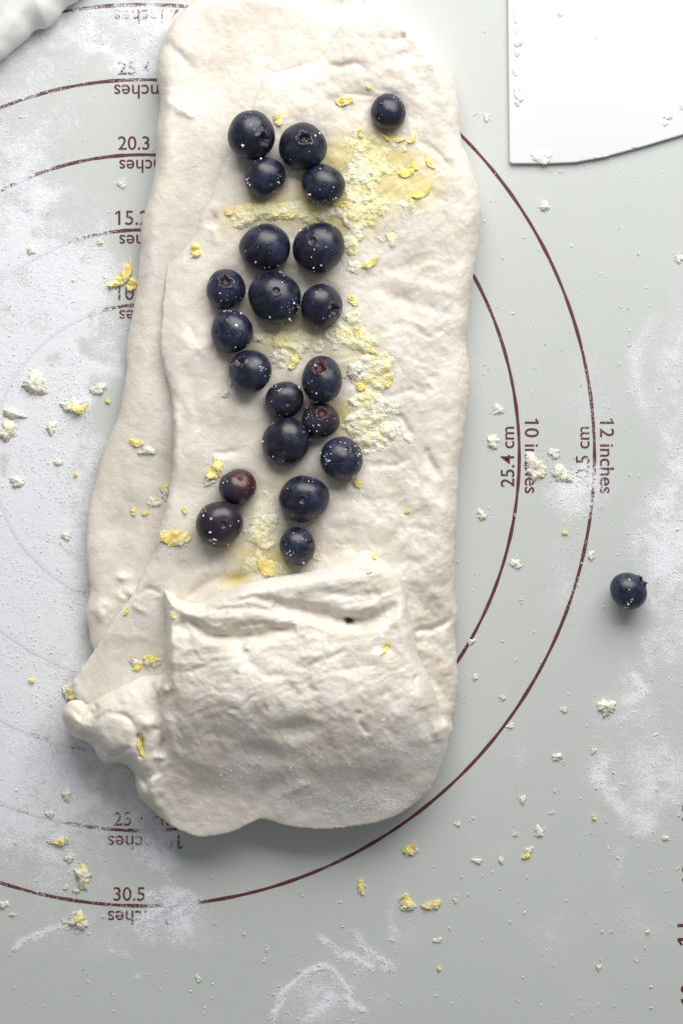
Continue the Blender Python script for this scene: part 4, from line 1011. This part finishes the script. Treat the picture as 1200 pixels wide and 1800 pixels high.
Zs = sB - 0.0004 + tz * (0.0006 + 0.0008 * (0.5 + lump(24, 37, 3)) + 0.00022 * lump(6.5, 38, 2) * 1.5)
sel = covered.copy()
sel[1:, :] |= covered[:-1, :]; sel[:, 1:] |= covered[:, :-1]; sel[:-1, :] |= covered[1:, :]; sel[:, :-1] |= covered[:, 1:]
sel &= sB > 0
ids = np.full(sel.shape, -1, np.int64); ids[sel] = np.arange(sel.sum())
jx = GX + RNG.normal(size=GX.shape) * 0.45; jy = GY + RNG.normal(size=GX.shape) * 0.45
co = np.stack([(jx[sel] - 600) / PPM * kB, (900 - jy[sel]) / PPM * kB, Zs[sel] + RNG.normal(size=int(sel.sum())) * 0.00006], 1)
a, b, c, e = ids[:-1, :-1], ids[1:, :-1], ids[1:, 1:], ids[:-1, 1:]
ok = (a >= 0) & (b >= 0) & (c >= 0) & (e >= 0)
me = mesh_np("lemon_sugar", co, np.stack([a[ok], b[ok], c[ok], e[ok]], 1), smooth=True)
set_attr(me, "yellow", np.clip(Yw[sel] * 1.3 + 0.18 + 0.55 * lump(34, 39)[sel], 0, 1))
tag(link("lemon_sugar", me, SUGAR), "moist pale yellow lemon sugar spread around the blueberries", "lemon sugar", kind='stuff')
# loose crystals on and around it
cand = np.argwhere((F > 0.30) & (sB > 0)); pr = np.clip(F[cand[:, 0], cand[:, 1]] - 0.25, 0, 1)
pick = cand[RNG.random(len(cand)) < pr * 0.16]
zz = np.maximum(Zs[pick[:, 0], pick[:, 1]], sB[pick[:, 0], pick[:, 1]])
gx_ = GX[pick[:, 0], pick[:, 1]] + RNG.uniform(-1, 1, len(pick)); gy_ = GY[pick[:, 0], pick[:, 1]] + RNG.uniform(-1, 1, len(pick))
gp = np.stack([(gx_ - 600) / PPM * kB, (900 - gy_) / PPM * kB, zz + 0.0001], 1)
me = grain_mesh("sugar_crystals", gp, RNG.uniform(0.00015, 0.00034, len(gp)))
tag(link("sugar_crystals", me, CRYSTAL), "loose sugar crystals sparkling over the lemon sugar", "sugar", kind='stuff')

# ------------------------------------------------------------------ loose flour grains on the mat and dough
N = 330000
gx_ = RNG.uniform(-20, 1220, N); gy_ = RNG.uniform(-20, 1820, N)
Dg = flour_density(gx_, gy_)
patch = np.clip(0.5 + 1.3 * fbm(gx_, gy_, 36, 22, 4, 0.6), 0, 1.3)
keep = RNG.random(N) < np.clip(Dg ** 1.6 * 0.62 + 0.016, 0, 1) * patch
gx_, gy_ = gx_[keep], gy_[keep]
ins = inside(gx_ , gy_, poly_A) | inside(gx_, gy_, poly_B) | inside(gx_, gy_, poly_C)
gx_, gy_ = gx_[~ins], gy_[~ins]
size = RNG.lognormal(math.log(0.00013), 0.40, len(gx_)).clip(0.00006, 0.0004)
gp = np.stack([(gx_ - 600) / PPM, (900 - gy_) / PPM, size * 0.3 + 0.0001], 1)
me = grain_mesh("flour_grains", gp, size * 1.4, 'tet', 0.7)
tag(link("flour_grains", me, FLOURM), "fine white flour grains dusted over the pastry mat", "flour", kind='stuff')

# raised ridges of flour along the wiped smears
pts = []; szs = []
for sp_, w_, a_ in FL_STROKES:
    if a_ < 0.55: continue
    pl_ = spline(sp_, 12, False); L_ = np.linalg.norm(np.diff(pl_, axis=0), axis=1).sum()
    n_ = int(L_ * w_ * 1.9 * a_)
    k_ = RNG.integers(0, len(pl_), n_); off_ = np.clip(np.abs(RNG.normal(size=n_)), 0, 2.2) * np.sign(RNG.normal(size=n_))
    xx = pl_[k_, 0] + RNG.normal(size=n_) * w_ * 0.42 + 5 * fbm(pl_[k_, 0], pl_[k_, 1], 30, 5, 2); yy_ = pl_[k_, 1] + off_ * w_ * 0.36 + 5 * fbm(pl_[k_, 0], pl_[k_, 1], 30, 8, 2)
    hump = np.exp(-(off_ / 1.0) ** 2) * (0.5 + 0.9 * np.clip(fbm(xx, yy_, 40, 9, 2) + 0.5, 0, 1)) * 0.00022 * min(w_ / 8, 1.2)
    keep_ = fbm(xx, yy_, 16, 14, 3) > -0.22
    for x_, y_, h_ in zip(xx[keep_], yy_[keep_], hump[keep_]):
        pts.append(((x_ - 600) / PPM, (900 - y_) / PPM, 0.0001 + h_ * RNG.random())); szs.append(RNG.lognormal(math.log(0.00016), 0.35))
pts = np.array(pts); szs = np.array(szs)
ins = inside(pts[:, 0] * PPM + 600, 900 - pts[:, 1] * PPM, poly_C) | inside(pts[:, 0] * PPM + 600, 900 - pts[:, 1] * PPM, poly_A)
me = grain_mesh("flour_ridges", pts[~ins], szs[~ins], 'tet', 0.8)
tag(link("flour_ridges", me, FLOURM), "raised ridges of white flour left along the wiped smears", "flour", kind='stuff')

# small crumbs scattered by the hand (too many to count)
N = 900
gx_ = RNG.uniform(0, 1200, N); gy_ = RNG.uniform(0, 1800, N)
ins = inside(gx_ , gy_, poly_A) | inside(gx_, gy_, poly_B) | inside(gx_, gy_, poly_C)
pk = ~ins & ((gx_ > 780) | (gy_ > 1440) | (gx_ < 130)) & (RNG.random(N) < 0.55)
gx_, gy_ = gx_[pk], gy_[pk]
pts = []; szs = []
for x, y in zip(gx_, gy_):
    n = int(RNG.integers(1, 6)); s = RNG.uniform(0.6, 2.4)
    for _ in range(n):
        z_ = RNG.uniform(0.00016, 0.00034)
        pts.append(((x + RNG.normal() * s - 600) / PPM, (900 - y - RNG.normal() * s) / PPM, z_ * RNG.uniform(0.4, 1.0))); szs.append(z_)
me = grain_mesh("sugar_crumbs", np.array(pts), np.array(szs))
tag(link("sugar_crumbs", me, CRYSTAL), "tiny white sugar crumbs sprinkled over the mat", "sugar", kind='stuff')

# floury grains clinging to the dough
pts = []; szs = []
for (cx, cy, rx, ry, n) in [(640, 1410, 120, 34, 1500), (430, 1345, 40, 24, 420), (500, 1405, 40, 14, 260), (340, 300, 12, 50, 320), (770, 1330, 18, 40, 250), (560, 1350, 160, 60, 900), (350, 1400, 70, 50, 300), (240, 1085, 40, 30, 160), (700, 1300, 60, 60, 300), (795, 1110, 8, 90, 150), (300, 950, 30, 60, 90)]:
    for _ in range(n):
        px_, py_ = cx + RNG.normal() * rx * 0.55, cy + RNG.normal() * ry * 0.55
        v = put(px_, py_)
        if v.z > 0.004: pts.append((v.x, v.y, v.z)); szs.append(RNG.lognormal(math.log(0.00022), 0.35))
me = grain_mesh("dough_flour", np.array(pts), np.array(szs), 'tet')
tag(link("flour_specks", me, FLOURM), "loose flour specks clinging to the rolled dough", "flour", kind='stuff')

# ------------------------------------------------------------------ white plastic dough scraper
sp = [(891, -170), (892, 0), (893, 120), (895, 284), (899, 288), (960, 288), (1010, 286), (1060, 277), (1130, 258), (1200, 237), (1290, 208), (1420, 178), (1530, 165), (1536, 150), (1536, -160), (1520, -176), (905, -178)]
pl = np.array(sp, float)
zt, zb_ = 0.0017, 0.0004
def outline_pts(ins):
    c = pl.mean(0); out = []
    n = len(pl)
    for i in range(n):
        t = pl[(i + 1) % n] - pl[i - 1]; t /= np.linalg.norm(t); nrm = np.array([t[1], -t[0]])
        if np.dot(nrm, c - pl[i]) < 0: nrm = -nrm
        out.append(pl[i] + nrm * ins)
    return out
loops = [(1.5, zb_), (0, zb_ + 0.0003), (0, zt - 0.0004), (1.2, zt - 0.0001), (3, zt)]
vs = []; fs = []
for ins_, z in loops:
    for p in outline_pts(ins_): vs.append(P(p[0], p[1], z))
n = len(pl)
for l in range(len(loops) - 1):
    for i in range(n):
        j = (i + 1) % n; fs.append((l * n + i, l * n + j, (l + 1) * n + j, (l + 1) * n + i))
me = bpy.data.meshes.new("dough_scraper")
me.from_pydata(vs, [], fs + [tuple(range((len(loops) - 1) * n, len(loops) * n)), tuple(range(n))[::-1]])
import bmesh
bm = bmesh.new(); bm.from_mesh(me); bmesh.ops.recalc_face_normals(bm, faces=bm.faces); bm.to_mesh(me); bm.free()
scraper = tag(link("dough_scraper", me, PLASTIC), "white plastic dough scraper with curved lower edge and bits of stuck dough", "dough scraper")
def smear(px, py, rx, ry, h=0.0008, rot=0.0, over=0.0):
    rng = np.random.default_rng(int(px + 3 * py)); v, f = ICO3; v = v.copy(); off = rng.uniform(0, 99)
    a = np.arctan2(v[:, 1], v[:, 0])
    nz = 1 + 0.5 * fbm(v[:, 0] * 30 + off * 9, v[:, 1] * 30 + v[:, 2] * 11, 30, 4, 4, .6) + 0.12 * np.sin(3 * a + off)
    v = v * nz[:, None] * np.array([rx / PPM, ry / PPM, h * 0.5]); v[:, 2] = np.maximum(v[:, 2], -0.0001)
    b = P(px, py, zt); v += np.array(b)
    return link("stuck_dough", mesh_np("stuck_dough", v, None, f), SMEAR, scraper)
for s in [(951, 275, 20, 14, .0012), (906, 24, 6, 16, .0006), (908, 52, 5, 9, .0005), (910, 72, 7, 11, .0010), (908, 92, 5, 7, .0008), (905, 124, 6, 9, .0006), (910, 150, 8, 15, .0009), (912, 168, 9, 12, .0012), (909, 181, 5, 5, .0008), (984, 24, 6, 6, .0007), (1174, 203, 8, 8, .0009), (1169, 216, 5, 6, .0006), (1198, 184, 4, 9, .0006), (1047, 66, 3, 3, .0003), (1048, 262 + 14, 4, 2, .0005), (1113, 258, 5, 2.5, .0005), (1064, 274, 3, 2, .0004)]: smear(*s)

# ------------------------------------------------------------------ white cloth at the top left corner
cg = 3.0
CX, CY = np.meshgrid(np.arange(-420, 220, cg), np.arange(-420, 190, cg)); CX = CX.astype(np.float32); CY = CY.astype(np.float32)
pc = spline([(-400, 240), (-60, 140), (0, 104), (22, 86), (48, 66), (62, 50), (84, 46), (102, 30), (114, 12), (140, -4), (170, -40), (240, -160), (240, -410), (-400, -410)], 6)
d, _, _ = seg_dist(CX, CY, pc, True); d = np.where(inside(CX, CY, pc), d, -d) + 1.5 * fbm(CX, CY, 30, 3, 3)
diag = (CX + CY) * 0.7071; al = (CX - CY) * 0.7071
Hc = 13 * mm + 2.2 * mm * fbm(diag * 1.0 + 40 * fbm(CX, CY, 120, 5, 2), al * 0.25, 55, 7, 3) + 0.8 * mm * fbm(CX, CY, 70, 9, 3)
Hc = Hc + 5 * mm * np.exp(-((diag + 60 + 0.1 * al) / 50) ** 2)
top = 3.0 * mm + (Hc - 3.0 * mm) * prof(d / 70) ** 1.15
gy2, gx2 = np.gradient(d, cg); Ln = np.sqrt(gx2 ** 2 + gy2 ** 2) + 1e-6
Z = np.where(d >= 0, top, 3.0 * mm * (1 - prof(-d / 9)) + 0.0002)
X = np.where(d >= 0, CX, CX - 2 * d * gx2 / Ln); Y = np.where(d >= 0, CY, CY - 2 * d * gy2 / Ln)
keep = d > -9
ids = np.full(d.shape, -1, np.int64); ids[keep] = np.arange(keep.sum())
kc = (CAM_H - 0.006) / CAM_H
co = np.stack([(X[keep] - 600) / PPM * kc, (900 - Y[keep]) / PPM * kc, Z[keep]], 1)
a, b, c, e = ids[:-1, :-1], ids[1:, :-1], ids[1:, 1:], ids[:-1, 1:]
ok = (a >= 0) & (b >= 0) & (c >= 0) & (e >= 0)
me = mesh_np("linen_cloth", co, np.stack([a[ok], b[ok], c[ok], e[ok]], 1))
tag(link("linen_cloth", me, CLOTH), "folded white linen cloth lying on the mat beyond the floured upper left", "cloth")
